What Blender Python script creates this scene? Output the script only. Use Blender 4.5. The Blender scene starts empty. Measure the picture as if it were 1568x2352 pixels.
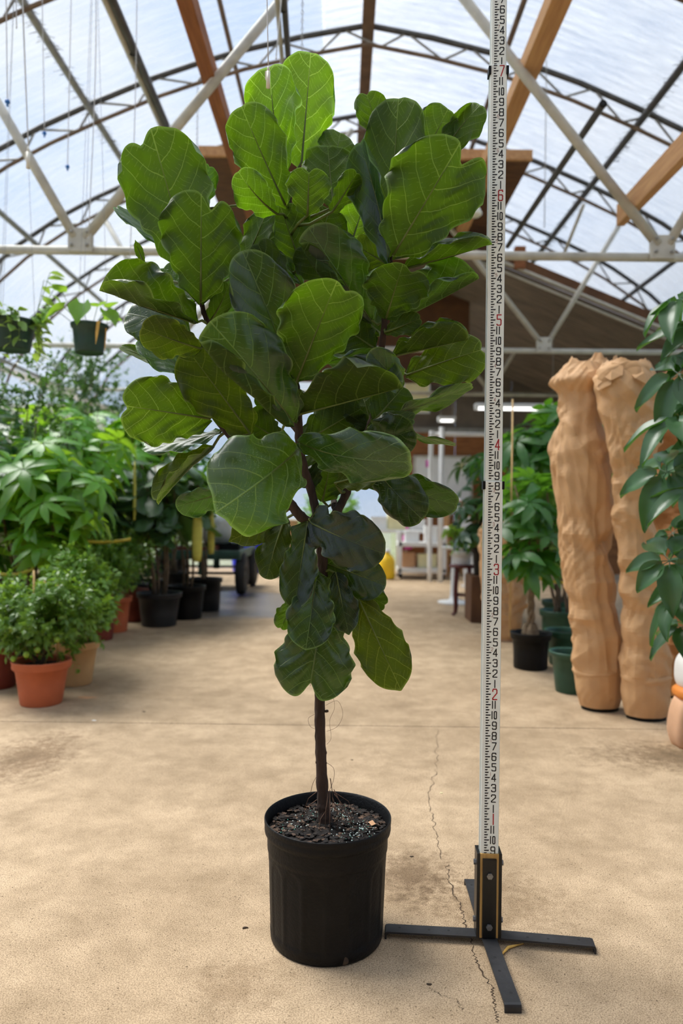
import bpy, bmesh, math, random
from mathutils import Vector, Matrix, noise
random.seed(7)
S = bpy.context.scene
C = S.collection

# ------------------------------------------------------------------ camera, sky, sun, exposure
F = 1680.0                      # focal length in pixels of the 1568 x 2352 frame
CH = 1.05                       # camera height
ROLL = math.radians(0.7)
cam = bpy.data.cameras.new('camera'); camo = bpy.data.objects.new('camera', cam); C.objects.link(camo)
cam.sensor_fit = 'HORIZONTAL'; cam.sensor_width = 36.0; cam.lens = 36.0*F/1568
cam.clip_start = 0.05; cam.clip_end = 300
cam.dof.use_dof = True; cam.dof.focus_distance = 1.80; cam.dof.aperture_fstop = 3.6
camo.matrix_world = Matrix.Translation((0, 0, CH)) @ Matrix.Rotation(math.pi/2, 4, 'X') @ Matrix.Rotation(ROLL, 4, 'Z')
S.camera = camo

def world():
    w = bpy.data.worlds.new('sky'); S.world = w; w.use_nodes = True
    nt = w.node_tree; N = nt.nodes; L = nt.links; N.clear()
    out = N.new('ShaderNodeOutputWorld'); bg = N.new('ShaderNodeBackground')
    tc = N.new('ShaderNodeTexCoord'); mp = N.new('ShaderNodeMapping'); mp.inputs['Scale'].default_value = (1.0, 1.0, 2.2)
    nz = N.new('ShaderNodeTexNoise'); nz.inputs['Scale'].default_value = 1.7; nz.inputs['Detail'].default_value = 5; nz.inputs['Roughness'].default_value = .55
    rp = N.new('ShaderNodeValToRGB')
    rp.color_ramp.elements[0].position = .42; rp.color_ramp.elements[0].color = (.34, .59, 1.0, 1)
    rp.color_ramp.elements[1].position = .76; rp.color_ramp.elements[1].color = (1.0, 1.0, 1.0, 1)
    L.new(tc.outputs['Generated'], mp.inputs['Vector']); L.new(mp.outputs['Vector'], nz.inputs['Vector'])
    L.new(nz.outputs['Fac'], rp.inputs['Fac']); L.new(rp.outputs['Color'], bg.inputs['Color'])
    bg.inputs['Strength'].default_value = .62
    L.new(bg.outputs[0], out.inputs[0])
world()
sun = bpy.data.lights.new('sun', 'SUN'); sun.energy = 6.0; sun.angle = math.radians(34); sun.color = (1.0, .95, .86)
suno = bpy.data.objects.new('sun', sun); C.objects.link(suno)
suno.rotation_euler = Vector((-.50, .30, 1.0)).to_track_quat('Z', 'Y').to_euler()
S.view_settings.view_transform = 'Standard'; S.view_settings.look = 'None'
S.view_settings.gamma = 1.0; S.view_settings.use_curve_mapping = False
S.view_settings.exposure = 0.36
S.cycles.use_denoising = True
S.cycles.max_bounces = 4; S.cycles.diffuse_bounces = 3; S.cycles.glossy_bounces = 2; S.cycles.transmission_bounces = 3; S.cycles.transparent_max_bounces = 10
S.cycles.use_adaptive_sampling = True; S.cycles.adaptive_threshold = .07; S.cycles.adaptive_min_samples = 12
S.cycles.sample_clamp_indirect = 6.0

# ------------------------------------------------------------------ helpers
CR, SR = math.cos(ROLL), math.sin(ROLL)
def P(px, py, Y):
    """world point at distance Y that the photograph shows at pixel (px, py)"""
    x, y = px-784, py-1176
    x, y = x*CR + y*SR, -x*SR + y*CR
    return Vector((x/F*Y, Y, CH - y/F*Y))
def lerp(a, b, t): return a+(b-a)*t
def mesh(name, verts, faces, smooth=True, uvs=None):
    m = bpy.data.meshes.new(name); m.from_pydata([tuple(v) for v in verts], [], faces)
    if uvs:
        ul = m.uv_layers.new(name='UVMap')
        for lp in m.loops: ul.data[lp.index].uv = uvs[lp.vertex_index]
    if smooth: m.polygons.foreach_set('use_smooth', [True]*len(m.polygons))
    m.update(); return m
def obj(name, me, mat=None, parent=None, loc=None):
    o = bpy.data.objects.new(name, me); C.objects.link(o)
    if mat is not None and me is not None and len(me.materials) == 0: me.materials.append(mat)
    if parent: o.parent = parent
    if loc is not None: o.location = loc
    return o
def tag(o, label, cat, group=None, kind=None):
    o['label'] = label; o['category'] = cat
    if group: o['group'] = group
    if kind: o['kind'] = kind
    return o
def thing(name, label, cat, loc=(0, 0, 0), group=None, kind=None):
    o = bpy.data.objects.new(name, None); C.objects.link(o); o.location = loc; o.empty_display_size = .05
    return tag(o, label, cat, group, kind)

class MB:
    """collects shapes for one mesh"""
    def __init__(s): s.v = []; s.f = []; s.mi = []; s.uv = None
    def add(s, v, f, mi=0):
        n = len(s.v); s.v += [Vector(x) for x in v]
        s.f += [tuple(i+n for i in q) for q in f]; s.mi += [mi]*len(f); return s
    def box(s, c, d, M=None, mi=0):
        x, y, z = d[0]/2, d[1]/2, d[2]/2
        vs = [Vector((a*x, b*y, e*z)) for e in (-1, 1) for b in (-1, 1) for a in (-1, 1)]
        if M is not None: vs = [M @ v for v in vs]
        vs = [v+Vector(c) for v in vs]
        return s.add(vs, [(0, 2, 3, 1), (4, 5, 7, 6), (0, 1, 5, 4), (2, 6, 7, 3), (0, 4, 6, 2), (1, 3, 7, 5)], mi)
    def beam(s, a, b, w, h, up=(0, 0, 1), mi=0):
        a, b = Vector(a), Vector(b); d = (b-a); L = d.length; y = d.normalized()
        up = Vector(up)
        if abs(up.dot(y)) > .98: up = Vector((1, 0, 0))
        x = y.cross(up).normalized(); z = x.cross(y)
        M = Matrix((x, y, z)).transposed()
        return s.box((a+b)/2, (w, L, h), M, mi)
    def tube(s, pts, r, n=8, caps=True, mi=0):
        pts = [Vector(p) for p in pts]; k = len(pts)
        rs = r if isinstance(r, (list, tuple)) else [r]*k
        vs = []; x = None
        for i, p in enumerate(pts):
            t = (pts[min(i+1, k-1)]-pts[max(i-1, 0)])
            t = t.normalized() if t.length > 1e-9 else Vector((0, 0, 1))
            if x is None:
                x = t.cross(Vector((0, 0, 1)) if abs(t.z) < .9 else Vector((1, 0, 0))).normalized()
            else:
                x = (x-t*x.dot(t)); x = x.normalized() if x.length > 1e-6 else t.orthogonal().normalized()
            y = t.cross(x)
            for j in range(n):
                a = 2*math.pi*j/n; vs.append(p+(x*math.cos(a)+y*math.sin(a))*rs[i])
        fs = [(i*n+j, i*n+(j+1) % n, (i+1)*n+(j+1) % n, (i+1)*n+j) for i in range(k-1) for j in range(n)]
        if caps: fs += [tuple(range(n-1, -1, -1)), tuple((k-1)*n+j for j in range(n))]
        return s.add(vs, fs, mi)
    def lathe(s, prof, n=32, c=(0, 0, 0), mi=0, fn=None):
        k = len(prof); vs = []
        for (r, z) in prof:
            for j in range(n):
                a = 2*math.pi*j/n; rr = r if fn is None else fn(r, z, a)
                vs.append((c[0]+rr*math.cos(a), c[1]+rr*math.sin(a), c[2]+z))
        fs = [(i*n+j, i*n+(j+1) % n, (i+1)*n+(j+1) % n, (i+1)*n+j) for i in range(k-1) for j in range(n)]
        return s.add(vs, fs, mi)
    def disc(s, c, r, n=16, mi=0, up=True):
        vs = [(c[0]+r*math.cos(2*math.pi*j/n), c[1]+r*math.sin(2*math.pi*j/n), c[2]) for j in range(n)]
        f = tuple(range(n)) if up else tuple(range(n-1, -1, -1))
        return s.add(vs, [f], mi)
    def mesh(s, name, smooth=True, auto=None):
        m = mesh(name, s.v, s.f, smooth)
        if any(s.mi): m.polygons.foreach_set('material_index', s.mi)
        return m
    def build(s, name, mat=None, parent=None, smooth=True, loc=None, bevel=0):
        m = s.mesh(name, smooth)
        if bevel:
            bm = bmesh.new(); bm.from_mesh(m)
            bmesh.ops.remove_doubles(bm, verts=bm.verts, dist=1e-6)
            bmesh.ops.bevel(bm, geom=list(bm.edges), offset=bevel, segments=2, affect='EDGES', profile=.6)
            bm.to_mesh(m); bm.free()
        mats = mat if isinstance(mat, (list, tuple)) else [mat]
        for q in mats:
            if q is not None: m.materials.append(q)
        o = bpy.data.objects.new(name, m); C.objects.link(o)
        if parent: o.parent = parent
        if loc is not None: o.location = loc
        return o
def curve_pts(ctrl, n=6):
    """Catmull-Rom through control vectors (tuples of any length)"""
    out = []; k = len(ctrl)
    for i in range(k-1):
        p0, p1, p2, p3 = ctrl[max(i-1, 0)], ctrl[i], ctrl[i+1], ctrl[min(i+2, k-1)]
        for q in range(n):
            t = q/n
            out.append(tuple(.5*((2*b)+(c-a)*t+(2*a-5*b+4*c-d)*t*t+(3*b-a-3*c+d)*t**3) for a, b, c, d in zip(p0, p1, p2, p3)))
    out.append(tuple(ctrl[-1])); return out

# ------------------------------------------------------------------ materials
def base_mat(name):
    m = bpy.data.materials.new(name); m.use_nodes = True
    nt = m.node_tree; b = nt.nodes['Principled BSDF']; return m, nt, nt.nodes, nt.links, b
def lin(c): return tuple(((x/255)/12.92 if x/255 <= .04045 else ((x/255+.055)/1.055)**2.4) for x in c)
def simple(name, rgb, rough=.6, var=.15, scale=8.0, bump=0.0, bscale=60.0, metal=0.0, spec=.5, stretch=(1, 1, 1), rgb2=None):
    m, nt, N, L, b = base_mat(name); c = lin(rgb)
    tc = N.new('ShaderNodeTexCoord'); mp = N.new('ShaderNodeMapping'); mp.inputs['Scale'].default_value = stretch
    L.new(tc.outputs['Object'], mp.inputs['Vector'])
    nz = N.new('ShaderNodeTexNoise'); nz.inputs['Scale'].default_value = scale; nz.inputs['Detail'].default_value = 5
    L.new(mp.outputs['Vector'], nz.inputs['Vector'])
    rp = N.new('ShaderNodeValToRGB')
    lo = tuple(x*(1-var) for x in c); hi = tuple(min(1, x*(1+var)) for x in c)
    if rgb2: lo, hi = c, lin(rgb2)
    rp.color_ramp.elements[0].position = .32; rp.color_ramp.elements[0].color = (*lo, 1)
    rp.color_ramp.elements[1].position = .68; rp.color_ramp.elements[1].color = (*hi, 1)
    L.new(nz.outputs['Fac'], rp.inputs['Fac']); L.new(rp.outputs['Color'], b.inputs['Base Color'])
    b.inputs['Roughness'].default_value = rough; b.inputs['Metallic'].default_value = metal; b.inputs['Specular IOR Level'].default_value = spec
    if bump:
        n2 = N.new('ShaderNodeTexNoise'); n2.inputs['Scale'].default_value = bscale; n2.inputs['Detail'].default_value = 4
        L.new(mp.outputs['Vector'], n2.inputs['Vector'])
        bp = N.new('ShaderNodeBump'); bp.inputs['Strength'].default_value = bump; bp.inputs['Distance'].default_value = .01
        L.new(n2.outputs['Fac'], bp.inputs['Height']); L.new(bp.outputs['Normal'], b.inputs['Normal'])
    return m
def film(name, tint, transp, weave=0.0):
    m, nt, N, L, b = base_mat(name); N.remove(b); out = N['Material Output']
    tr = N.new('ShaderNodeBsdfTransparent'); tl = N.new('ShaderNodeBsdfTranslucent'); df = N.new('ShaderNodeBsdfDiffuse')
    tr.inputs['Color'].default_value = (*tint, 1)
    tl.inputs['Color'].default_value = (.9, .92, .94, 1); df.inputs['Color'].default_value = (.8, .8, .8, 1)
    mx = N.new('ShaderNodeMixShader'); mx2 = N.new('ShaderNodeMixShader'); mx2.inputs[0].default_value = .35
    L.new(tl.outputs[0], mx2.inputs[1]); L.new(df.outputs[0], mx2.inputs[2])
    L.new(mx2.outputs[0], mx.inputs[1]); L.new(tr.outputs[0], mx.inputs[2]); L.new(mx.outputs[0], out.inputs['Surface'])
    mx.inputs[0].default_value = transp
    if weave:
        tc = N.new('ShaderNodeTexCoord'); mp = N.new('ShaderNodeMapping'); mp.inputs['Scale'].default_value = (1.2, 9, 1.2)
        nz = N.new('ShaderNodeTexNoise'); nz.inputs['Scale'].default_value = 2.2; nz.inputs['Detail'].default_value = 8; nz.inputs['Roughness'].default_value = .72
        mr = N.new('ShaderNodeMapRange'); mr.inputs['From Min'].default_value = .3; mr.inputs['From Max'].default_value = .7
        mr.inputs['To Min'].default_value = transp-weave; mr.inputs['To Max'].default_value = transp+weave
        L.new(tc.outputs['Object'], mp.inputs['Vector']); L.new(mp.outputs['Vector'], nz.inputs['Vector'])
        L.new(nz.outputs['Fac'], mr.inputs['Value']); L.new(mr.outputs[0], mx.inputs[0])
    return m
def foliage_mat(name, rgb, rgb_under=None, rough=.42, transl=.35, tcol=None, var=.35, spec=.5):
    """simple two-tone leaf: glossy top, matt paler underside, light passing through"""
    m, nt, N, L, b = base_mat(name); out = N['Material Output']
    c = lin(rgb); u = lin(rgb_under or tuple(min(255, x*1.25) for x in rgb))
    oi = N.new('ShaderNodeObjectInfo'); gm = N.new('ShaderNodeNewGeometry')
    nz = N.new('ShaderNodeTexNoise'); nz.inputs['Scale'].default_value = 9; tc = N.new('ShaderNodeTexCoord'); L.new(tc.outputs['Object'], nz.inputs['Vector'])
    ad = N.new('ShaderNodeMath'); ad.operation = 'ADD'; L.new(oi.outputs['Random'], ad.inputs[0]); L.new(nz.outputs['Fac'], ad.inputs[1])
    mr = N.new('ShaderNodeMapRange'); mr.inputs['From Min'].default_value = .3; mr.inputs['From Max'].default_value = 1.5
    mr.inputs['To Min'].default_value = 1-var; mr.inputs['To Max'].default_value = 1+var; L.new(ad.outputs[0], mr.inputs['Value'])
    mc = N.new('ShaderNodeMix'); mc.data_type = 'RGBA'; mc.inputs[6].default_value = (*c, 1); mc.inputs[7].default_value = (*u, 1)
    L.new(gm.outputs['Backfacing'], mc.inputs[0])
    ml = N.new('ShaderNodeMix'); ml.data_type = 'RGBA'; ml.blend_type = 'MULTIPLY'; ml.inputs[0].default_value = 1
    L.new(mc.outputs[2], ml.inputs[6]); L.new(mr.outputs[0], ml.inputs[7]); L.new(ml.outputs[2], b.inputs['Base Color'])
    b.inputs['Roughness'].default_value = rough; b.inputs['Specular IOR Level'].default_value = spec
    b.inputs['Coat Weight'].default_value = .25; b.inputs['Coat Roughness'].default_value = .3
    t = N.new('ShaderNodeBsdfTranslucent'); t.inputs['Color'].default_value = (*(lin(tcol) if tcol else tuple(x*2 for x in c)), 1)
    mx = N.new('ShaderNodeMixShader'); mx.inputs[0].default_value = transl
    L.new(b.outputs[0], mx.inputs[1]); L.new(t.outputs[0], mx.inputs[2]); L.new(mx.outputs[0], out.inputs['Surface'])
    return m
def fig_leaf_mat(name):
    m, nt, N, L, b = base_mat(name); out = N['Material Output']
    def math_(op, a, bb=None, cc=None):
        n = N.new('ShaderNodeMath'); n.operation = op
        for i, v in enumerate((a, bb, cc)):
            if v is None: continue
            if isinstance(v, (int, float)): n.inputs[i].default_value = v
            else: L.new(v, n.inputs[i])
        return n.outputs[0]
    uv = N.new('ShaderNodeUVMap'); uv.uv_map = 'UVMap'; sp = N.new('ShaderNodeSeparateXYZ'); L.new(uv.outputs[0], sp.inputs[0])
    u, v = sp.outputs[0], sp.outputs[1]
    # wobble so that veins are not ruled lines
    nz = N.new('ShaderNodeTexNoise'); nz.inputs['Scale'].default_value = 5; nz.inputs['Detail'].default_value = 2; L.new(uv.outputs[0], nz.inputs['Vector'])
    wob = math_('MULTIPLY', math_('SUBTRACT', nz.outputs['Fac'], .5), .07)
    s = math_('SUBTRACT', math_('MULTIPLY', u, 2.0), 1.0)
    a = math_('ABSOLUTE', s)
    mid = N.new('ShaderNodeMapRange'); mid.inputs['From Min'].default_value = .010; mid.inputs['From Max'].default_value = .026
    mid.inputs['To Min'].default_value = 1; mid.inputs['To Max'].default_value = 0; L.new(math_('ADD', a, math_('MULTIPLY', v, .006)), mid.inputs['Value'])
    sg = math_('MULTIPLY', math_('SIGN', s), .045)
    ap = math_('POWER', a, 1.25)
    ph = math_('ADD', math_('ADD', math_('SUBTRACT', v, math_('MULTIPLY', ap, .42)), sg), wob)
    fr = math_('FRACT', math_('ADD', math_('MULTIPLY', ph, 5.2), 10.35))
    ds = math_('ABSOLUTE', math_('SUBTRACT', fr, .5))
    lat = N.new('ShaderNodeMapRange'); lat.inputs['From Min'].default_value = .012; lat.inputs['From Max'].default_value = .034
    lat.inputs['To Min'].default_value = 1; lat.inputs['To Max'].default_value = 0; L.new(ds, lat.inputs['Value'])
    edge = N.new('ShaderNodeMapRange'); edge.inputs['From Min'].default_value = .72; edge.inputs['From Max'].default_value = .92
    edge.inputs['To Min'].default_value = 1; edge.inputs['To Max'].default_value = 0; L.new(a, edge.inputs['Value'])
    latm = math_('MULTIPLY', lat.outputs[0], edge.outputs[0])
    # fine cross veins
    ph2 = math_('ADD', math_('ADD', v, math_('MULTIPLY', a, .35)), math_('MULTIPLY', wob, 2.0))
    fr2 = math_('ABSOLUTE', math_('SUBTRACT', math_('FRACT', math_('MULTIPLY', ph2, 19)), .5))
    fin = N.new('ShaderNodeMapRange'); fin.inputs['From Min'].default_value = .03; fin.inputs['From Max'].default_value = .11
    fin.inputs['To Min'].default_value = .30; fin.inputs['To Max'].default_value = 0; L.new(fr2, fin.inputs['Value'])
    nz2 = N.new('ShaderNodeTexNoise'); nz2.inputs['Scale'].default_value = 14; L.new(uv.outputs[0], nz2.inputs['Vector'])
    gate = math_('GREATER_THAN', nz2.outputs['Fac'], .5)
    finm = math_('MULTIPLY', fin.outputs[0], gate)
    # pale margin line
    uv2 = N.new('ShaderNodeUVMap'); uv2.uv_map = 'Edge'; sp2 = N.new('ShaderNodeSeparateXYZ'); L.new(uv2.outputs[0], sp2.inputs[0])
    mar = N.new('ShaderNodeMapRange'); mar.inputs['From Min'].default_value = .972; mar.inputs['From Max'].default_value = .995; L.new(sp2.outputs[0], mar.inputs['Value'])
    vein = math_('MAXIMUM', math_('MAXIMUM', mid.outputs[0], math_('MULTIPLY', latm, .9)), finm)
    gm = N.new('ShaderNodeNewGeometry'); oi = N.new('ShaderNodeObjectInfo')
    def mixc(f, c1, c2):
        n = N.new('ShaderNodeMix'); n.data_type = 'RGBA'
        for i, q in ((0, f), (6, c1), (7, c2)):
            if isinstance(q, tuple): n.inputs[i].default_value = (*q, 1)
            elif isinstance(q, (int, float)): n.inputs[i].default_value = q
            else: L.new(q, n.inputs[i])
        return n.outputs[2]
    big = N.new('ShaderNodeTexNoise'); big.inputs['Scale'].default_value = 3.0; big.inputs['Detail'].default_value = 4; L.new(uv.outputs[0], big.inputs['Vector'])
    top = mixc(big.outputs['Fac'], (.006, .020, .007), (.013, .036, .014))
    und = mixc(big.outputs['Fac'], (.025, .050, .003), (.046, .078, .006))
    body = mixc(gm.outputs['Backfacing'], top, und)
    vcol = mixc(gm.outputs['Backfacing'], (.085, .15, .05), (.15, .24, .055))
    col = mixc(math_('MULTIPLY', mar.outputs[0], .75), mixc(vein, body, vcol), (.22, .34, .10))
    vo = N.new('ShaderNodeTexVoronoi'); vo.inputs['Scale'].default_value = 70; vo.inputs['Randomness'].default_value = 1; L.new(uv.outputs[0], vo.inputs['Vector'])
    sk = N.new('ShaderNodeMapRange'); sk.inputs['From Min'].default_value = .14; sk.inputs['From Max'].default_value = .30; sk.inputs['To Min'].default_value = 1; sk.inputs['To Max'].default_value = 0; L.new(vo.outputs['Distance'], sk.inputs['Value'])
    sg2 = N.new('ShaderNodeMapRange'); sg2.inputs['From Min'].default_value = .45; sg2.inputs['From Max'].default_value = .62; L.new(big.outputs['Fac'], sg2.inputs['Value'])
    skm = math_('MULTIPLY', math_('MULTIPLY', sk.outputs[0], sg2.outputs[0]), math_('MULTIPLY', math_('SUBTRACT', 1.0, oi.outputs['Alpha']), math_('SUBTRACT', 1.0, gm.outputs['Backfacing'])))
    col = mixc(math_('MULTIPLY', skm, .6), col, (.30, .38, .28))
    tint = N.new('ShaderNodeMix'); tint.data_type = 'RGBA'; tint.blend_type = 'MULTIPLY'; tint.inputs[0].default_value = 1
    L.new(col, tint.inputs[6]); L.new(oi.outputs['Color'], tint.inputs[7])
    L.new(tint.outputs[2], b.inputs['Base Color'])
    rg = mixc(gm.outputs['Backfacing'], (.36, .36, .36), (.52, .52, .52)); L.new(rg, b.inputs['Roughness'])
    L.new(mixc(gm.outputs['Backfacing'], (.6, .6, .6), (.3, .3, .3)), b.inputs['Specular IOR Level']); L.new(mixc(gm.outputs['Backfacing'], (.30, .30, .30), (.0, .0, .0)), b.inputs['Coat Weight']); b.inputs['Coat Roughness'].default_value = .26
    bp = N.new('ShaderNodeBump'); bp.inputs['Strength'].default_value = .6; bp.inputs['Distance'].default_value = .003
    L.new(vein, bp.inputs['Height']); L.new(bp.outputs['Normal'], b.inputs['Normal'])
    t = N.new('ShaderNodeBsdfTranslucent')
    tcol = mixc(vein, (.115, .235, .003), (.24, .36, .03)); tt = N.new('ShaderNodeMix'); tt.data_type = 'RGBA'; tt.blend_type = 'MULTIPLY'; tt.inputs[0].default_value = 1
    L.new(tcol, tt.inputs[6]); L.new(oi.outputs['Color'], tt.inputs[7]); L.new(tt.outputs[2], t.inputs['Color'])
    mx = N.new('ShaderNodeMixShader'); mx.inputs[0].default_value = .32
    L.new(b.outputs[0], mx.inputs[1]); L.new(t.outputs[0], mx.inputs[2]); L.new(mx.outputs[0], out.inputs['Surface'])
    return m
def floor_mat():
    m, nt, N, L, b = base_mat('concrete')
    tc = N.new('ShaderNodeTexCoord'); O = tc.outputs['Object']
    def nz(scale, det=6, rough=.6, sc=None):
        n = N.new('ShaderNodeTexNoise'); n.inputs['Scale'].default_value = scale; n.inputs['Detail'].default_value = det; n.inputs['Roughness'].default_value = rough
        if sc:
            mp = N.new('ShaderNodeMapping'); mp.inputs['Scale'].default_value = sc; L.new(O, mp.inputs['Vector']); L.new(mp.outputs[0], n.inputs['Vector'])
        else: L.new(O, n.inputs['Vector'])
        return n.outputs['Fac']
    def ramp(f, p0, c0, p1, c1):
        r = N.new('ShaderNodeValToRGB'); r.color_ramp.elements[0].position = p0; r.color_ramp.elements[0].color = (*c0, 1)
        r.color_ramp.elements[1].position = p1; r.color_ramp.elements[1].color = (*c1, 1); L.new(f, r.inputs['Fac']); return r.outputs['Color']
    def mul(a, bb, f=1.0):
        n = N.new('ShaderNodeMix'); n.data_type = 'RGBA'; n.blend_type = 'MULTIPLY'; n.inputs[0].default_value = f; L.new(a, n.inputs[6]); L.new(bb, n.inputs[7]); return n.outputs[2]
    c = ramp(nz(1.1, 8, .62), .3, (.41, .295, .18), .72, (.64, .48, .315))
    c = mul(c, ramp(nz(7, 8, .7), .30, (.72, .70, .66), .62, (1.05, 1.05, 1.05)))
    c = mul(c, ramp(nz(330, 2, .5), .38, (.50, .46, .42), .58, (1.12, 1.12, 1.12)), .8)       # aggregate specks
    c = mul(c, ramp(nz(150, 2, .5), .30, (.30, .27, .24), .36, (1, 1, 1)), .85)
    c = mul(c, ramp(nz(620, 1, .5), .62, (1, 1, 1), .74, (1.5, 1.5, 1.5)), .6)
    # darker dirt blotches and the wet patch by the cart
    st = ramp(nz(.9, 7, .68, (1, .8, 1)), .56, (1, 1, 1), .74, (.52, .48, .43)); c = mul(c, st, .8)
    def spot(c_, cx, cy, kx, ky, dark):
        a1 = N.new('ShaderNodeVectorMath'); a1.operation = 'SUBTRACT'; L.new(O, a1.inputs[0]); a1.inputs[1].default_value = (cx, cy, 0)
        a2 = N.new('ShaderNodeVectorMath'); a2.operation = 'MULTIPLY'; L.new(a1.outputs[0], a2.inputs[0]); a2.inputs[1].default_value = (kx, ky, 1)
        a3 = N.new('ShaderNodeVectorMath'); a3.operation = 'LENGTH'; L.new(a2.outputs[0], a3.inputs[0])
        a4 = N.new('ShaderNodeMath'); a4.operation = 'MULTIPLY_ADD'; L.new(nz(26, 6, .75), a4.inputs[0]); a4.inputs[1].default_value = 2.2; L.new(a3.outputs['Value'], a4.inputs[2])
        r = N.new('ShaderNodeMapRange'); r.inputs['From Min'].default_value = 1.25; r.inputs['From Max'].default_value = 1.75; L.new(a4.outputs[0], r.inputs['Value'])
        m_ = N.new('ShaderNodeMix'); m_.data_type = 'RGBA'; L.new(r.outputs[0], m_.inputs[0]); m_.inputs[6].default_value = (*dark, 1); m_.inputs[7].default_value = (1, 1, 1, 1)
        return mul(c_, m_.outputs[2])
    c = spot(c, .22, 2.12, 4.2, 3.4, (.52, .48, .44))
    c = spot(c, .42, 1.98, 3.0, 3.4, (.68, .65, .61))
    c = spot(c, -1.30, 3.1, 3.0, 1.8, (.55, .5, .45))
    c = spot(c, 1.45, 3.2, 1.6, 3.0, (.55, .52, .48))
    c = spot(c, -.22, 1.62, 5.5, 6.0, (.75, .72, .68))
    mp = N.new('ShaderNodeVectorMath'); mp.operation = 'SUBTRACT'; L.new(O, mp.inputs[0]); mp.inputs[1].default_value = (-1.25, 8.3, 0)
    ms = N.new('ShaderNodeVectorMath'); ms.operation = 'MULTIPLY'; L.new(mp.outputs[0], ms.inputs[0]); ms.inputs[1].default_value = (.9, .62, 1)
    ln = N.new('ShaderNodeVectorMath'); ln.operation = 'LENGTH'; L.new(ms.outputs[0], ln.inputs[0])
    ad = N.new('ShaderNodeMath'); ad.operation = 'ADD'; L.new(ln.outputs['Value'], ad.inputs[0])
    n5 = N.new('ShaderNodeMath'); n5.operation = 'MULTIPLY'; n5.inputs[1].default_value = .9; L.new(nz(1.4, 4), n5.inputs[0]); L.new(n5.outputs[0], ad.inputs[1])
    wet = N.new('ShaderNodeMapRange'); wet.inputs['From Min'].default_value = 1.15; wet.inputs['From Max'].default_value = 1.35; wet.inputs['To Min'].default_value = 1; wet.inputs['To Max'].default_value = 0
    L.new(ad.outputs[0], wet.inputs['Value'])
    mw = N.new('ShaderNodeMix'); mw.data_type = 'RGBA'; L.new(wet.outputs[0], mw.inputs[0]); L.new(c, mw.inputs[6]); mw.inputs[7].default_value = (.20, .165, .13, 1)
    L.new(mw.outputs[2], b.inputs['Base Color'])
    rr = N.new('ShaderNodeMapRange'); rr.inputs['To Min'].default_value = .85; rr.inputs['To Max'].default_value = .30; L.new(wet.outputs[0], rr.inputs['Value']); L.new(rr.outputs[0], b.inputs['Roughness'])
    b.inputs['Specular IOR Level'].default_value = .35
    bp = N.new('ShaderNodeBump'); bp.inputs['Strength'].default_value = .35; bp.inputs['Distance'].default_value = .004
    L.new(nz(70, 6, .7), bp.inputs['Height']); L.new(bp.outputs[0], b.inputs['Normal'])
    return m
def paper_mat(name, rgb):
    m, nt, N, L, b = base_mat(name); c = lin(rgb)
    tc = N.new('ShaderNodeTexCoord')
    v = N.new('ShaderNodeTexVoronoi'); v.inputs['Scale'].default_value = 13; v.feature = 'F1'
    n = N.new('ShaderNodeTexNoise'); n.inputs['Scale'].default_value = 9; n.inputs['Detail'].default_value = 7; n.inputs['Distortion'].default_value = 1.2
    L.new(tc.outputs['Object'], v.inputs['Vector']); L.new(tc.outputs['Object'], n.inputs['Vector'])
    ad = N.new('ShaderNodeMath'); ad.operation = 'ADD'; L.new(v.outputs['Distance'], ad.inputs[0]); L.new(n.outputs['Fac'], ad.inputs[1])
    bp = N.new('ShaderNodeBump'); bp.inputs['Strength'].default_value = .3; bp.inputs['Distance'].default_value = .008
    L.new(ad.outputs[0], bp.inputs['Height']); L.new(bp.outputs[0], b.inputs['Normal'])
    r = N.new('ShaderNodeValToRGB'); r.color_ramp.elements[0].color = (*[x*.85 for x in c], 1); r.color_ramp.elements[1].color = (*[x*1.12 for x in c], 1)
    L.new(n.outputs['Fac'], r.inputs['Fac']); L.new(r.outputs[0], b.inputs['Base Color'])
    b.inputs['Roughness'].default_value = .62; b.inputs['Specular IOR Level'].default_value = .35
    return m
def wood_mat(name, rgb, rgb2, rough=.75, sc=(14, 1.2, 14)):
    m, nt, N, L, b = base_mat(name)
    tc = N.new('ShaderNodeTexCoord'); mp = N.new('ShaderNodeMapping'); mp.inputs['Scale'].default_value = sc
    n = N.new('ShaderNodeTexNoise'); n.inputs['Scale'].default_value = 2.5; n.inputs['Detail'].default_value = 6; n.inputs['Distortion'].default_value = .6
    L.new(tc.outputs['Object'], mp.inputs['Vector']); L.new(mp.outputs[0], n.inputs['Vector'])
    r = N.new('ShaderNodeValToRGB'); r.color_ramp.elements[0].position = .3; r.color_ramp.elements[1].position = .7
    r.color_ramp.elements[0].color = (*lin(rgb), 1); r.color_ramp.elements[1].color = (*lin(rgb2), 1)
    L.new(n.outputs['Fac'], r.inputs['Fac']); L.new(r.outputs[0], b.inputs['Base Color']); b.inputs['Roughness'].default_value = rough
    return m
def emit_mat(name, rgb, s):
    m, nt, N, L, b = base_mat(name); b.inputs['Emission Color'].default_value = (*rgb, 1); b.inputs['Emission Strength'].default_value = s
    b.inputs['Base Color'].default_value = (.8, .8, .8, 1); return m

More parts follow.
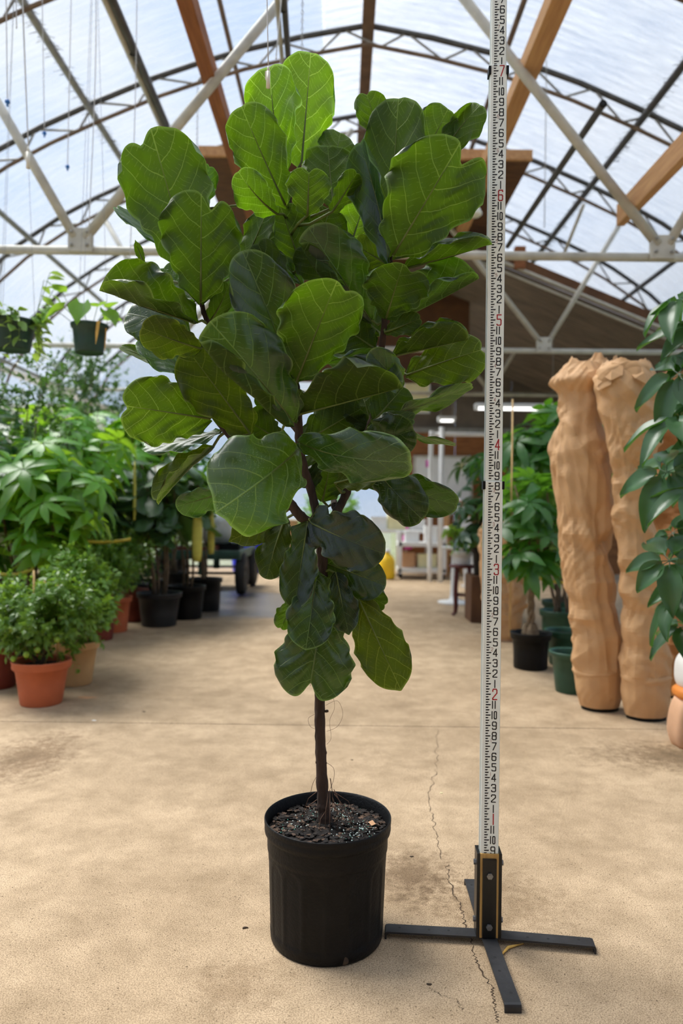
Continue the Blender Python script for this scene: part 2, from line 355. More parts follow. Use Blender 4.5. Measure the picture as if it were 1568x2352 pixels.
M = {}
M['floor'] = floor_mat()
M['film'] = film('greenhouse_film', (.90, .93, .97), .72, .06)
M['cloth'] = film('shade_cloth', (.86, .84, .84), .56, .30)
M['galv'] = simple('galvanised_steel', (150, 148, 142), .45, .18, 12, metal=.35)
M['galvpale'] = simple('pale_painted_steel', (190, 186, 174), .5, .14, 10)
M['darksteel'] = simple('weathered_steel', (78, 76, 74), .55, .25, 10, metal=.2)
M['brownsteel'] = simple('rusty_lower_chord', (112, 92, 74), .6, .25, 8)
M['timber'] = wood_mat('roof_timber', (122, 72, 40), (160, 100, 58))
M['timberpale'] = wood_mat('pale_timber', (176, 128, 84), (205, 158, 108))
M['ply'] = wood_mat('plywood', (128, 78, 40), (160, 104, 58), sc=(2, 10, 10))
M['plydark'] = wood_mat('dark_plywood', (80, 50, 28), (110, 72, 40), sc=(2, 8, 2))
M['corr'] = simple('corrugated_sheet', (112, 100, 88), .38, .3, 2.5, stretch=(1, 6, 1))
M['white'] = simple('white_paint', (232, 232, 230), .5, .05)
M['cream'] = simple('cream_panel', (236, 226, 176), .7, .06)
M['blackplastic'] = simple('black_plastic', (11, 11, 12), .5, .35, 9, bump=.12, bscale=90, spec=.25)
M['nursery'] = simple('black_nursery_plastic', (9, 9, 10), .55, .5, 14, bump=.18, bscale=160, spec=.25)
M['blackmetal'] = simple('black_painted_bar', (40, 40, 42), .5, .35, 22, bump=.1, bscale=70)
M['blackwood'] = simple('black_gloss_board', (16, 16, 17), .35, .3, 30)
M['plyedge'] = wood_mat('plywood_edge', (176, 134, 72), (204, 166, 98), sc=(30, 30, 4))
M['bolt'] = simple('zinc_bolt', (150, 152, 154), .35, .1, metal=.8)
M['staff'] = simple('staff_fibreglass', (240, 245, 238), .42, .05, 14)
M['staffside'] = simple('staff_grey_edge', (176, 182, 178), .45, .06)
M['ink'] = simple('black_ink', (18, 18, 20), .6, .1)
M['redink'] = simple('red_ink', (178, 30, 38), .6, .1)
M['paleredink'] = simple('pale_red_ink', (158, 96, 84), .6, .1)
M['terracotta'] = simple('terracotta', (186, 98, 60), .7, .14, 6, bump=.1, bscale=80)
M['darkclay'] = simple('dark_red_clay', (120, 50, 36), .7, .18, 6)
M['tanpot'] = simple('tan_plastic', (190, 152, 104), .6, .1)
M['greenpot'] = simple('green_plastic', (32, 74, 56), .45, .15)
M['darkgreenpot'] = simple('dark_green_basket', (28, 58, 46), .5, .25, 14)
M['charcoal'] = simple('charcoal_plastic', (30, 32, 36), .5, .2)
M['soil'] = simple('soil', (27, 20, 15), .95, .6, 40, bump=.9, bscale=60)
M['chip'] = simple('bark_chip', (86, 66, 52), .9, .5, 30)
M['perlite'] = simple('perlite', (205, 215, 208), .9, .1)
M['bead'] = simple('green_fertiliser_bead', (70, 140, 120), .5, .2)
M['bark'] = simple('fig_bark', (58, 42, 32), .9, .5, 26, bump=1.0, bscale=70, stretch=(1, 1, .3))
M['root'] = simple('root', (98, 70, 52), .8, .3, 30)
M['twig'] = simple('twig_bark', (96, 80, 62), .85, .3, 20)
M['greenstem'] = simple('green_stem', (96, 118, 60), .6, .2, 20)
M['braid'] = simple('braided_trunk', (128, 108, 84), .85, .3, 24, bump=.6, bscale=50)
M['bamboo'] = simple('bamboo_stake', (206, 170, 110), .6, .15)
M['paper'] = paper_mat('kraft_paper', (206, 162, 116))
M['paper2'] = paper_mat('kraft_paper_dark', (178, 126, 78))
M['blue'] = simple('blue_plastic', (24, 44, 214), .4, .1)
M['rubber'] = simple('tyre_rubber', (24, 24, 25), .7, .2)
M['cartgreen'] = simple('cart_green', (52, 84, 76), .5, .2)
M['darkred'] = simple('dark_red_wood', (96, 36, 32), .5, .2)
M['yellow'] = simple('yellow_plastic', (244, 200, 30), .5, .08)
M['tape'] = simple('yellow_tag', (190, 186, 84), .6, .14, 20)
M['strap'] = simple('yellow_tape', (176, 158, 40), .6, .2, 10)
M['pink'] = simple('pink_ribbon', (226, 70, 190), .6, .1)
M['orange'] = simple('orange_print', (214, 128, 50), .6, .15)
M['sack'] = simple('white_sack', (234, 232, 228), .55, .05)
M['peach'] = simple('peach_sack', (216, 170, 134), .6, .1)
M['clear'] = simple('clear_wrap', (196, 204, 206), .25, .2, 7, bump=.6, bscale=9)
M['cord'] = simple('white_cord', (206, 206, 206), .6, .06)
M['plug'] = simple('cream_plug', (224, 220, 206), .5, .05)
M['blueplug'] = simple('blue_dripper', (40, 110, 190), .5, .05)
M['deadleaf'] = simple('dry_yellow_leaf', (212, 168, 84), .8, .25, 12)
M['fruit'] = simple('green_fruit', (120, 150, 40), .4, .15)
M['debris'] = simple('dark_debris', (70, 56, 42), .9, .4, 30)
M['card'] = simple('cardboard', (196, 150, 110), .8, .12)
M['fluor'] = emit_mat('fluorescent_tube', (1, 1, .98), 1.6)
M['bulb'] = simple('flood_bulb', (236, 236, 226), .35, .04)
M['fig'] = fig_leaf_mat('fiddle_leaf')
M['figbg'] = foliage_mat('grey_green_fig_leaf', (62, 92, 58), (96, 128, 72), .4, .25, (110, 160, 50))
M['umbrella'] = foliage_mat('umbrella_leaf', (84, 140, 44), (132, 176, 62), .38, .42, (170, 215, 50), var=.5)
M['umbrelladark'] = foliage_mat('dark_umbrella_leaf', (34, 82, 34), (76, 124, 54), .32, .3, (96, 160, 40))
M['money'] = foliage_mat('money_tree_leaf', (52, 102, 40), (96, 144, 62), .42, .36, (120, 185, 40))
M['gloss'] = foliage_mat('glossy_leaf', (66, 100, 62), (96, 134, 72), .34, .2, (80, 140, 40))
M['shrub'] = foliage_mat('shrub_leaf', (96, 138, 50), (120, 156, 70), .42, .35, (160, 200, 60), var=.45)
M['shrubdark'] = foliage_mat('dark_shrub_leaf', (40, 72, 34), (80, 112, 56), .42, .3, (110, 160, 50), var=.45)
M['heart'] = foliage_mat('heart_leaf', (96, 148, 50), (136, 178, 66), .4, .4, (170, 215, 60))
M['trail'] = foliage_mat('trailing_leaf', (118, 156, 84), (150, 184, 90), .45, .35, (170, 200, 80))
M['ground'] = simple('outside_ground', (120, 126, 92), .95, .2, .5)
M['crack'] = simple('crack_dirt', (70, 54, 38), .95, .4, 40)

# ------------------------------------------------------------------ the greenhouse shell
RX = .19                                             # ridge position
PROF = [(0, 5.55), (.6, 5.44), (1.18, 5.30), (1.6, 5.17), (1.97, 5.04), (2.53, 4.80), (3.0, 4.58), (3.4, 4.36), (3.9, 4.02), (4.4, 3.56), (4.8, 2.95), (5.05, 2.2), (5.15, 1.2), (5.18, 0.0)]
def roof_z(off):
    off = abs(off)
    for (a, za), (b, zb) in zip(PROF, PROF[1:]):
        if a <= off <= b: return lerp(za, zb, (off-a)/(b-a))
    return 0
def sheet(name, pts, y0, y1, mat, label, cat, lift=0.0, thick=.0):
    ny = 24; vs = []; fs = []
    for j in range(ny+1):
        y = lerp(y0, y1, j/ny)
        for (x, z) in pts: vs.append((x, y, z+lift))
    k = len(pts)
    for j in range(ny):
        for i in range(k-1): fs.append((j*k+i, j*k+i+1, (j+1)*k+i+1, (j+1)*k+i))
    return tag(obj(name, mesh(name, vs, fs), mat), label, cat, kind='structure')
full = [(RX-o, z) for o, z in reversed(PROF)] + [(RX+o, z) for o, z in PROF[1:]]
roofp = [p for p in full if p[1] > 2.5]
Y0, Y1 = -4.0, 13.2
sheet('ceiling', roofp, Y0, Y1, M['film'], 'translucent milky film roof of the greenhouse', 'roof', .06)
leftp = [(RX-o, z) for o, z in PROF if z < 3.0]; rightp = [(RX+o, z) for o, z in PROF if z < 3.0]
sheet('wall_left', leftp, Y0, Y1, M['film'], 'translucent film side wall behind the leafy bed of umbrella plants', 'wall', .06)
sheet('wall_right', rightp, Y0, Y1, M['film'], 'translucent film side wall behind the paper wrapped plants', 'wall', .06)
clp = [(RX-.42, roof_z(.42))]+[(RX+o, z) for o, z in PROF if z > 2.2]
sheet('trim_1', clp, Y0, 13.0, M['cloth'], 'whitish woven shade cloth lying over the roof film', 'shade cloth', .11)
# end walls
def endwall(name, y, pts, mat, label):
    n = len(pts); vs = [(x, y, z+.06) for x, z in pts]+[(x, y, 0) for x, z in pts]
    fs = [(i, i+1, n+i+1, n+i) for i in range(n-1)]
    return tag(obj(name, mesh(name, vs, fs, False), mat), label, 'wall', kind='structure')
endwall('wall_back', 13.2, [p for p in full if p[0] < .9]+[(.9, roof_z(.71))], M['film'], 'bright translucent end wall at the far end of the greenhouse')
endwall('wall_front', Y0, full, M['plydark'], 'unseen end wall behind the camera, opaque dark plywood added to block front light')  # unseen; made opaque and dark to keep fill light off the front

# floor: slabs with open joints on a bed of dirt
fl = MB().box((0, 4.2, -.06), (10.4, 19.0, .1)).build('floor', M['crack'], smooth=False)
tag(fl, 'tan concrete floor of the greenhouse aisle', 'floor', kind='structure')
jy = [-5.2, -.05, 3.60, 7.25, 10.9, 13.6]; jx = [-5.1, -2.35, 5.1]
for a, b in zip(jy, jy[1:]):
    for c, d in zip(jx, jx[1:]):
        bm = MB().box(((c+d)/2, (a+b)/2, -.012), (d-c-.007, b-a-.007, .024))
        bm.build('slab', M['floor'], fl, smooth=False, bevel=.002)
# cracks
def crack(pts, w, seed):
    rnd = random.Random(seed); path = []
    for p, q in zip(pts, pts[1:]):
        n = 14
        for i in range(n):
            t = i/n; path.append((lerp(p[0], q[0], t)+rnd.uniform(-5, 5), lerp(p[1], q[1], t)))
    path.append(pts[-1]); vs = []; fs = []
    for i, (x, y) in enumerate(path):
        yy = F*CH/(y-1176+.012*(784-x)); c = P(x, y, yy); c.z = .0006
        h = w*rnd.uniform(.25, 1.1)*(0.4 if i in (0, len(path)-1) else 1)
        vs += [(c.x-h, c.y, c.z), (c.x+h, c.y, c.z)]
    fs = [(2*i, 2*i+1, 2*i+3, 2*i+2) for i in range(len(path)-1)]
    obj('crack', mesh('crack', vs, fs, False), M['crack'], fl)
crack([(1003, 1672), (1003, 1760), (985, 1830), (997, 1900), (1012, 1975)], .0016, 1)
crack([(1026, 1985), (1032, 2030), (1060, 2085), (1062, 2110), (1080, 2160), (1095, 2215), (1130, 2270), (1136, 2310), (1144, 2350)], .0022, 2)
crack([(985, 2268), (1010, 2285), (1045, 2295), (1062, 2320)], .0010, 3)
crack([(560, 1748), (615, 1755), (660, 1756)], .0008, 5)
crack([(1240, 1938), (1180, 1940), (1220, 1932)], .0007, 6)
g = obj('outside_ground', mesh('outside_ground', [(-80, -60, -.15), (80, -60, -.15), (80, 120, -.15), (-80, 120, -.15)], [(0, 1, 2, 3)], False), M['ground'])
tag(g, 'ground outside the greenhouse film', 'ground', kind='structure')

# trusses: two chords with zigzag web, every second one with a tie tube and diagonals
TY = [6.76+1.52*i for i in range(-4, 5)]
def arc_pts(drop):
    out = []
    src = [(RX-o, z) for o, z in reversed(PROF)]+[(RX+o, z) for o, z in PROF[1:]]
    n = len(src)
    for i, (x, z) in enumerate(src):
        a = src[max(i-1, 0)]; b = src[min(i+1, n-1)]
        t = Vector((b[0]-a[0], b[1]-a[1])).normalized(); nn = Vector((t.y, -t.x))
        if nn.y > 0 and abs(x-RX) < 4.9: nn = -nn
        if abs(x-RX) >= 4.9: nn = Vector((-1 if x > RX else 1, 0))
        out.append((x+nn.x*drop, z+nn.y*drop))
    return out
def samp(pts, step):
    """points along a polyline every `step`"""
    out = [pts[0]]; acc = 0
    for a, b in zip(pts, pts[1:]):
        d = math.dist(a, b); t = step-acc
        while t < d: out.append((lerp(a[0], b[0], t/d), lerp(a[1], b[1], t/d))); t += step
        acc = d-(t-step)
    return out
up, lo = arc_pts(0.0), arc_pts(.175)
up_b = [p for p in up if p[1] > .0]; lo_b = [p for p in lo]
ordn = ['behind the photographer', 'over the photographer', 'above the potted fig tree', 'with the tie tube right above the fig tree', 'carrying the front of the plywood loft',
        'behind the front edge of the plywood loft', 'halfway to the far wall', 'second before the far wall', 'nearest the far wall']
for i, y in enumerate(TY):
    t = thing('roof_truss', 'arched steel lattice truss '+ordn[i], 'truss', (0, y, 0), 'arched roof trusses', 'structure')
    MB().tube([(x, 0, z) for x, z in up], .026, 8).build('upper_chord', M['darksteel'], t)
    MB().tube([(x, 0, z) for x, z in lo], .018, 8).build('lower_chord', M['brownsteel'], t)
    su = samp(up, .30); sl = samp(lo, .2925)
    k = min(len(su), len(sl))-1
    for j in range(k):
        a, b = ((su[j], sl[j+1]) if j % 2 == 0 else (sl[j], su[j+1]))
        if (a[1]+b[1])/2 < 2.6: continue
        MB().tube([(a[0], 0, a[1]), (b[0], 0, b[1])], .0105, 6, False).build('web_brace', M['galv'], t)
    if i in (3, 5, 7):
        zt = 2.90
        MB().tube([(RX-4.75, 0, zt), (RX+4.75, 0, zt)], .031, 12).build('tie_tube', M['galvpale'], t)
        for s in (-1, 1):
            nx = RX+s*2.07
            MB().tube([(nx-s*.03, -.03, zt+.08), (RX+s*.12, -.03, 5.36)], .036 if i == 3 else .03, 10).build('diagonal_tube', M['galvpale'], t)
            MB().tube([(nx+s*.04, -.03, zt+.08), (RX+s*2.95, -.03, roof_z(2.95)-.2)], .034 if i == 3 else .028, 10).build('diagonal_tube', M['galvpale'], t)
            g = MB().box((nx, -.03, zt+.06), (.17, .05, .17)).build('gusset', M['galvpale'], t, smooth=False, bevel=.006)
            for q in (-.055, .055):
                for zz in (.02, .11): MB().tube([(nx+q, -.075, zt+zz), (nx+q, -.05, zt+zz)], .011, 6).build('bolt', M['galv'], g)
# purlins running the length of the roof
PURL = [(0, .060, M['brownsteel'], 'wide brown ridge beam under the roof peak'), (-1.23, .022, M['brownsteel'], 'thin brown purlin beside the ridge under the clear film'),
        (1.23, .026, M['brownsteel'], 'brown purlin beside the ridge under the shade cloth'), (-2.53, .032, M['galv'], 'grey purlin tube halfway down the clear film'),
        (2.53, .034, M['darksteel'], 'dark purlin tube halfway down the shade cloth'), (-3.7, .03, M['galv'], 'grey purlin tube low on the clear film'), (3.7, .03, M['darksteel'], 'dark purlin tube low on the shade cloth'),
        (-4.7, .03, M['galv'], 'grey eave tube above the leafy bed'), (4.7, .03, M['galv'], 'grey eave tube above the paper wrapped plants')]
for off, r, mt, lab in PURL:
    z = roof_z(off)-(.1 if off else .06)
    if off == 0: o = MB().box((RX, 4.1, z+.03), (.11, 17.8, .09)).build('purlin', mt, smooth=False)
    else: o = MB().tube([(RX+off, -4.8, z), (RX+off, 13.1, z)], r, 8).build('purlin', mt)
    tag(o, lab, 'purlin', 'roof purlins', 'structure')

# timbers lying on the diagonals, and the plywood loft deck they carry
def timber(px, py, Y, y0, y1, w, h, mat, label):
    c = P(px, py, Y)
    o = MB().box((c.x, (y0+y1)/2, c.z), (w, y1-y0, h)).build('roof_timber', mat, smooth=False, bevel=.004)
    return tag(o, label, 'timber', 'timbers under the roof', 'structure')
timber(478, 160, 5.2, 2.2, 9.9, .10, .13, M['timber'], 'reddish brown timber carrying the loft on the clear film side')
timber(1222, 140, 5.2, 2.2, 9.9, .13, .12, M['timberpale'], 'orange brown timber carrying the loft on the shade cloth side')
timber(1448, 470, 5.35, 2.0, 5.55, .06, .16, M['timberpale'], 'pale sawn timber with a cut end resting on the diagonal tube')
lz = 4.33
a = P(455, 366, 6.76).x; b = P(1222, 366, 6.76).x
lf = thing('plywood_loft', 'flat plywood loft deck hanging under the roof ridge', 'loft', ((a+b)/2, 8.3, lz), None, 'structure')
for j in range(2):
    for i in range(2):
        w = (b-a)/2; MB().box((-w/2+i*w, -.765+1.555*j, .012), (w-.006, 1.55, .024)).build('plywood_sheet', M['plydark'], lf, smooth=False)
MB().box((0, -1.53, .04), (b-a, .04, .09)).build('fascia_board', M['timberpale'], lf, smooth=False)
for q in (-.95, 0.02, .97):
    MB().box((q, .1, -.045), (.05, 3.0, .09)).build('joist', M['plydark'], lf, smooth=False)
MB().box((0, 1.75, -.75), (b-a, .03, 1.5)).build('back_panel', M['plydark'], lf, smooth=False)

# corrugated lean-to roof over the far work area
cr = thing('corrugated_roof', 'grey brown corrugated sheet roof over the far work area', 'roof', (0, 0, 0), None, 'structure')
def corr_z(x): return lerp(4.30, 2.80, (x-.85)/(4.6-.85))
for k in range(4):
    ya = 8.45+k*1.17; yb = ya+1.2; ny = 64; vs = []; fs = []; xs = [.85, 1.6, 2.4, 3.2, 4.0, 4.75]
    for j in range(ny+1):
        y = lerp(ya, yb, j/ny)
        for x in xs: vs.append((x, y, corr_z(x)+.019*math.sin(j/ny*2*math.pi*16)+.004*k))
    n = len(xs)
    fs = [(j*n+i, j*n+i+1, (j+1)*n+i+1, (j+1)*n+i) for j in range(ny) for i in range(n-1)]
    obj('corrugated_sheet', mesh('corrugated_sheet', vs, fs), M['corr'], cr)
MB().beam((.9, 8.42, corr_z(.9)+.085), (4.6, 8.42, corr_z(4.6)+.085), .05, .14).build('edge_timber', M['plydark'], cr, smooth=False)
MB().tube([(.9, 8.40, corr_z(.9)+.03), (4.6, 8.40, corr_z(4.6)+.03)], .022, 8).build('edge_tube', M['galvpale'], cr)
MB().tube([(.9, 8.46, corr_z(.9)-.05), (4.6, 8.46, corr_z(4.6)-.05)], .016, 8).build('edge_tube', M['galvpale'], cr)
MB().box((2.0, 8.36, corr_z(2.0)+.14), (.12, .08, .24)).build('timber_block', M['timber'], cr, smooth=False)

# far plywood wall of the work area, panel by panel
wb = thing('wall_work_area', 'brown plywood wall closing the far work area', 'wall', (0, 13.0, 0), None, 'structure')
for i in range(4):
    MB().box((1.5+i*1.0, 0, 1.25), (.992, .03, 2.5)).build('plywood_panel', M['ply'], wb, smooth=False, bevel=.003)
for i in range(4):
    MB().box((1.5+i*1.0, .03, 3.1), (.995, .02, 1.25)).build('upper_panel', M['corr'], wb, smooth=False)
MB().box((3.0, -.03, 2.52), (4.0, .05, .09)).build('top_rail', M['galv'], wb, smooth=False)
for (px0, px1, py0, py1, Y, nm) in ((735, 775, 800, 900, 13.05, 'window_1'), (928, 985, 858, 948, 12.9, 'window_2')):
    p, q = P(px0, py0, Y), P(px1, py1, Y)
    w = thing(nm, 'small cream '+('panel low in the far end wall' if nm == 'window_1' else 'panel under the corrugated roof by the far wall'), 'window', ((p.x+q.x)/2, Y, q.z), None, 'structure')
    h = p.z-q.z; ww = q.x-p.x
    MB().box((0, 0, h/2), (ww, .02, h)).build('pane', M['cream'], w, smooth=False)
    for s in (-1, 1):
        MB().box((s*ww/2, -.01, h/2), (.03, .04, h+.03)).build('frame_side', M['white'], w, smooth=False)
    MB().box((0, -.01, h), (ww, .04, .03)).build('frame_rail', M['white'], w, smooth=False); MB().box((0, -.01, 0), (ww, .04, .03)).build('frame_rail', M['white'], w, smooth=False)

# pipes hung along the roof
def pipe_run(name, pa, Ya, pb, Yb, r, mat, label, twin=False, cap=False, ext=0):
    A, B = P(*pa, Ya), P(*pb, Yb); d = (A-B).normalized(); A = A+d*ext
    t = thing(name, label, 'pipe', A, 'pipes hung under the roof', 'structure')
    MB().tube([(0, 0, 0), B-A], r, 12, not cap).build('tube', mat, t)
    if cap:
        MB().tube([d*-.004, d*-.01], r*.98, 12).build('dark_bore', M['ink'], t)
        MB().tube([(0, 0, 0), -d*.03], r*1.06, 12, False).build('pipe_mouth', M['darksteel'], t)
    if twin:
        o = Vector((-.045, 0, -.012)); MB().tube([o, B-A+o], r*.72, 10).build('second_tube', M['galvpale'], t)
        for q in (.3, .62): MB().tube([(B-A)*q+Vector((-.01, 0, 0)), (B-A)*q+d*.012+Vector((-.01, 0, 0))], r*1.35, 10).build('wire_tie', M['ink'], t)
pipe_run('roof_pipe', (258, 0), 4.79, (384, 292), 6.4, .030, M['darksteel'], 'twin grey pipe tied together under the clear film', True, ext=1.2)
pipe_run('roof_pipe', (652, 0), 4.75, (664, 165), 5.5, .022, M['darksteel'], 'grey pipe ending behind the top leaf of the fig', True, ext=1.0)
pipe_run('roof_pipe', (1385, 238), 5.0, (1165, 566), 7.9, .026, M['darksteel'], 'dark pipe with an open end under the shade cloth', cap=True)
pipe_run('roof_pipe', (1340, 470), 7.6, (1290, 595), 8.3, .018, M['galvpale'], 'short pale drop tube over the corrugated roof edge')

# ------------------------------------------------------------------ the fiddle-leaf fig
YT = 1.82
base = P(750, 2100, YT); base.z = 0
fig = thing('potted_fig_tree', 'tall fiddle-leaf fig with a bare trunk in a black nursery pot', 'potted tree', base)
PR = .152
def pot_r(r, z, a):
    if .03 < z < .215 and r > .1:
        n = 16; u = (a*n/(2*math.pi)) % 1.0; d = abs(u-.5)*2
        top = .215-.035*(d**2.2)
        if z < top and d < .86: return r-.0022*min(1, (top-z)/.006, (.86-d)/.1)
    return r
prof = [(0.0, .012), (.118, .012), (.134, .0), (.1385, .006), (.1395, .02)]
prof += [(lerp(.140, .1465, i/40), lerp(.028, .222, i/40)) for i in range(41)]
prof += [(.1485, .226), (.1490, .232), (.1495, .258), (.1500, .262), (.150, .264), (.153, .268), (.1555, .270), (.1565, .276), (.1565, .284), (.1552, .288), (.1570, .292), (.1572, .302), (.1560, .3045), (.1545, .3035), (.152, .299), (.148, .27), (.146, .24)]
pot = MB().lathe(prof, 192, fn=pot_r).build('pot', M['nursery'], fig)
pot.scale = (1, 1, .972)
# drain hole with a root tip
MB().lathe([(.0, .0008), (.009, .0006), (.010, 0)], 16).build('drain_hole', M['debris'], pot).matrix_local = Matrix.Translation((.044, -.1318, .014)) @ Matrix.Rotation(math.pi/2, 4, 'X')
rs = random.Random(3)
# soil
vs = []; fs = []; nr, na = 16, 64
for i in range(nr+1):
    for j in range(na):
        a = 2*math.pi*j/na; r = .1505*i/nr
        z = .262+.010*noise.noise((r*math.cos(a)*18, r*math.sin(a)*18, 2))+.004*noise.noise((r*math.cos(a)*60, r*math.sin(a)*60, 5))+.012*(1-i/nr)
        vs.append((r*math.cos(a), r*math.sin(a), z))
fs = [(i*na+j, i*na+(j+1) % na, (i+1)*na+(j+1) % na, (i+1)*na+j) for i in range(nr) for j in range(na)]
soil = obj('soil', mesh('soil', vs, fs), M['soil'], fig)
def soil_bits(name, n, size, mat, flat, clump=False):
    mb = MB()
    for i in range(n):
        if clump:
            ca = rs.choice([(.03, .045), (.075, .0), (-.045, .03), (.085, -.05), (-.09, -.02), (.05, -.06), (-.02, .07), (.03, .1)]); x, y = rs.gauss(ca[0], .022), rs.gauss(ca[1], .022)
        else:
            a = rs.uniform(0, 6.283); r = .146*math.sqrt(rs.random()); x, y = r*math.cos(a), r*math.sin(a)
        if math.hypot(x, y) > .146: continue
        z = .268+.012*(1-math.hypot(x, y)/.15); s = size*rs.uniform(.6, 1.5)
        Mx = Matrix.Rotation(rs.uniform(0, 6.28), 3, 'Z') @ Matrix.Rotation(rs.uniform(-.5, .5), 3, 'X')
        if flat: mb.box((x, y, z), (s*1.8, s, s*.25), Mx)
        else:
            o = [(1, 0, 0), (-1, 0, 0), (0, 1, 0), (0, -1, 0), (0, 0, 1), (0, 0, -1)]
            mb.add([Vector(q)*s*.5+Vector((x, y, z)) for q in o], [(0, 2, 4), (2, 1, 4), (1, 3, 4), (3, 0, 4), (2, 0, 5), (1, 2, 5), (3, 1, 5), (0, 3, 5)])
    o = mb.build(name, mat, soil, smooth=not flat); o['kind'] = 'stuff'
soil_bits('bark_chips', 260, .0055, M['chip'], True)
soil_bits('dark_chips', 260, .008, M['soil'], True)
soil_bits('perlite_grains', 260, .0032, M['perlite'], False, True)
soil_bits('fertiliser_beads', 150, .0032, M['bead'], False, True)
fallen = MB().add([(0, -.006, 0), (.011, 0, .002), (.004, .016, .005), (-.007, .012, .002)], [(0, 1, 2, 3)]).build('fallen_leaf', M['card'], soil, False, loc=(.108, -.005, .275))

def W(px, py, d): return P(px, py, YT+d)-base
# trunk and branches
BR = {
 'trunk': [(749, 1918, 0, .021), (746, 1880, 0, .0175), (742, 1840, 0, .0155), (737, 1740, 0, .0135), (734, 1640, 0, .0132), (736, 1540, 0, .0125), (740, 1400, .01, .0125), (740, 1290, .01, .013), (735, 1210, .01, .014)],
 'b1': [(735, 1215, .01, .013), (695, 1190, -.02, .0125), (660, 1150, -.03, .012), (600, 1085, 0, .0095), (525, 1000, .03, .008), (480, 940, .05, .007), (440, 885, .06, .006), (412, 830, .06, .005), (395, 790, .06, .004)],
 'b2': [(735, 1215, .01, .012), (715, 1130, .02, .011), (692, 1050, 0, .011), (684, 960, -.03, .011), (678, 880, -.04, .0105), (682, 850, -.03, .009)],
 'b3': [(684, 960, -.03, .009), (672, 800, .08, .008), (664, 640, .11, .007), (664, 520, .09, .006), (664, 440, .09, .005), (662, 400, .09, .004)],
 'b4': [(684, 990, -.02, .009), (610, 900, .04, .008), (530, 810, .03, .007), (480, 745, 0, .0065), (462, 695, -.02, .006), (460, 660, -.02, .005)],
 'b5': [(735, 1215, .01, .012), (770, 1180, .03, .0115), (800, 1120, .05, .0105), (838, 1010, .06, .0095), (862, 930, .05, .009), (876, 800, .02, .008), (884, 725, 0, .0075), (890, 650, 0, .0065), (898, 585, -.02, .005)],
 'b6': [(860, 940, .05, .006), (890, 880, .08, .005), (915, 830, .08, .004)],
 'b7': [(770, 1180, .03, .008), (765, 1120, .10, .007), (775, 1040, .14, .006), (800, 960, .16, .005)],
}
branch_samples = []
for k, ctrl in BR.items():
    pts = curve_pts(ctrl, 8)
    V = [W(p[0], p[1], p[2]) for p in pts]; R = [p[3]*(1+.06*math.sin(i*2.3)+.05*math.sin(i*5.1)) for i, p in enumerate(pts)]
    mb = MB().tube(V, R, 14)
    for v in mb.v: v += Vector((1, 1, 0))*.0016*noise.noise(v*70)
    mb.build('trunk' if k == 'trunk' else 'branch', M['bark'], fig)
    if k != 'trunk': branch_samples += V
    else: branch_samples += V[-22:]
# leaf scars / nodes along the trunk, aerial roots
for i in range(14):
    py = rs.uniform(1620, 1860); c = W(738+rs.uniform(-12, 12), py, -.004)
    MB().box(c, (.006, .008, .005), Matrix.Rotation(rs.uniform(0, 3), 3, 'Z')).build('bark_flake', M['bark'], fig, False)
def root(pts, r, n=6):
    MB().tube([W(*p) for p in curve_pts(pts, n)], r, 5).build('aerial_root', M['root'], fig)
for i in range(16):
    a = rs.uniform(0, 6.283); r1 = rs.uniform(.03, .085); h = rs.uniform(.03, .11)
    p0 = Vector((.003+.012*math.cos(a), .012*math.sin(a), .28+h)); p1 = Vector((r1*math.cos(a), r1*math.sin(a), .268)); m1 = (p0+p1)/2+Vector((math.cos(a)*.012, math.sin(a)*.012, .008))
    MB().tube([p0, m1, p1], [.0011, .0009, .0006], 5).build('aerial_root', M['root'], fig)
root([(750, 1752, -.01), (766, 1765, -.02), (766, 1790, -.02), (758, 1812, -.015)], .0005)
root([(727, 1783, -.01), (718, 1800, -.02), (713, 1822, -.02)], .0006)
root([(748, 1620, -.01), (775, 1610, -.02), (787, 1640, -.02), (775, 1668, -.02), (750, 1680, -.01)], .00035)
root([(762, 1585, -.01), (768, 1625, -.01), (757, 1655, -.01), (760, 1695, -.01), (750, 1710, -.01)], .00035)
root([(724, 1640, -.01), (708, 1650, -.01), (712, 1668, -.01), (724, 1675, -.01)], .00035)

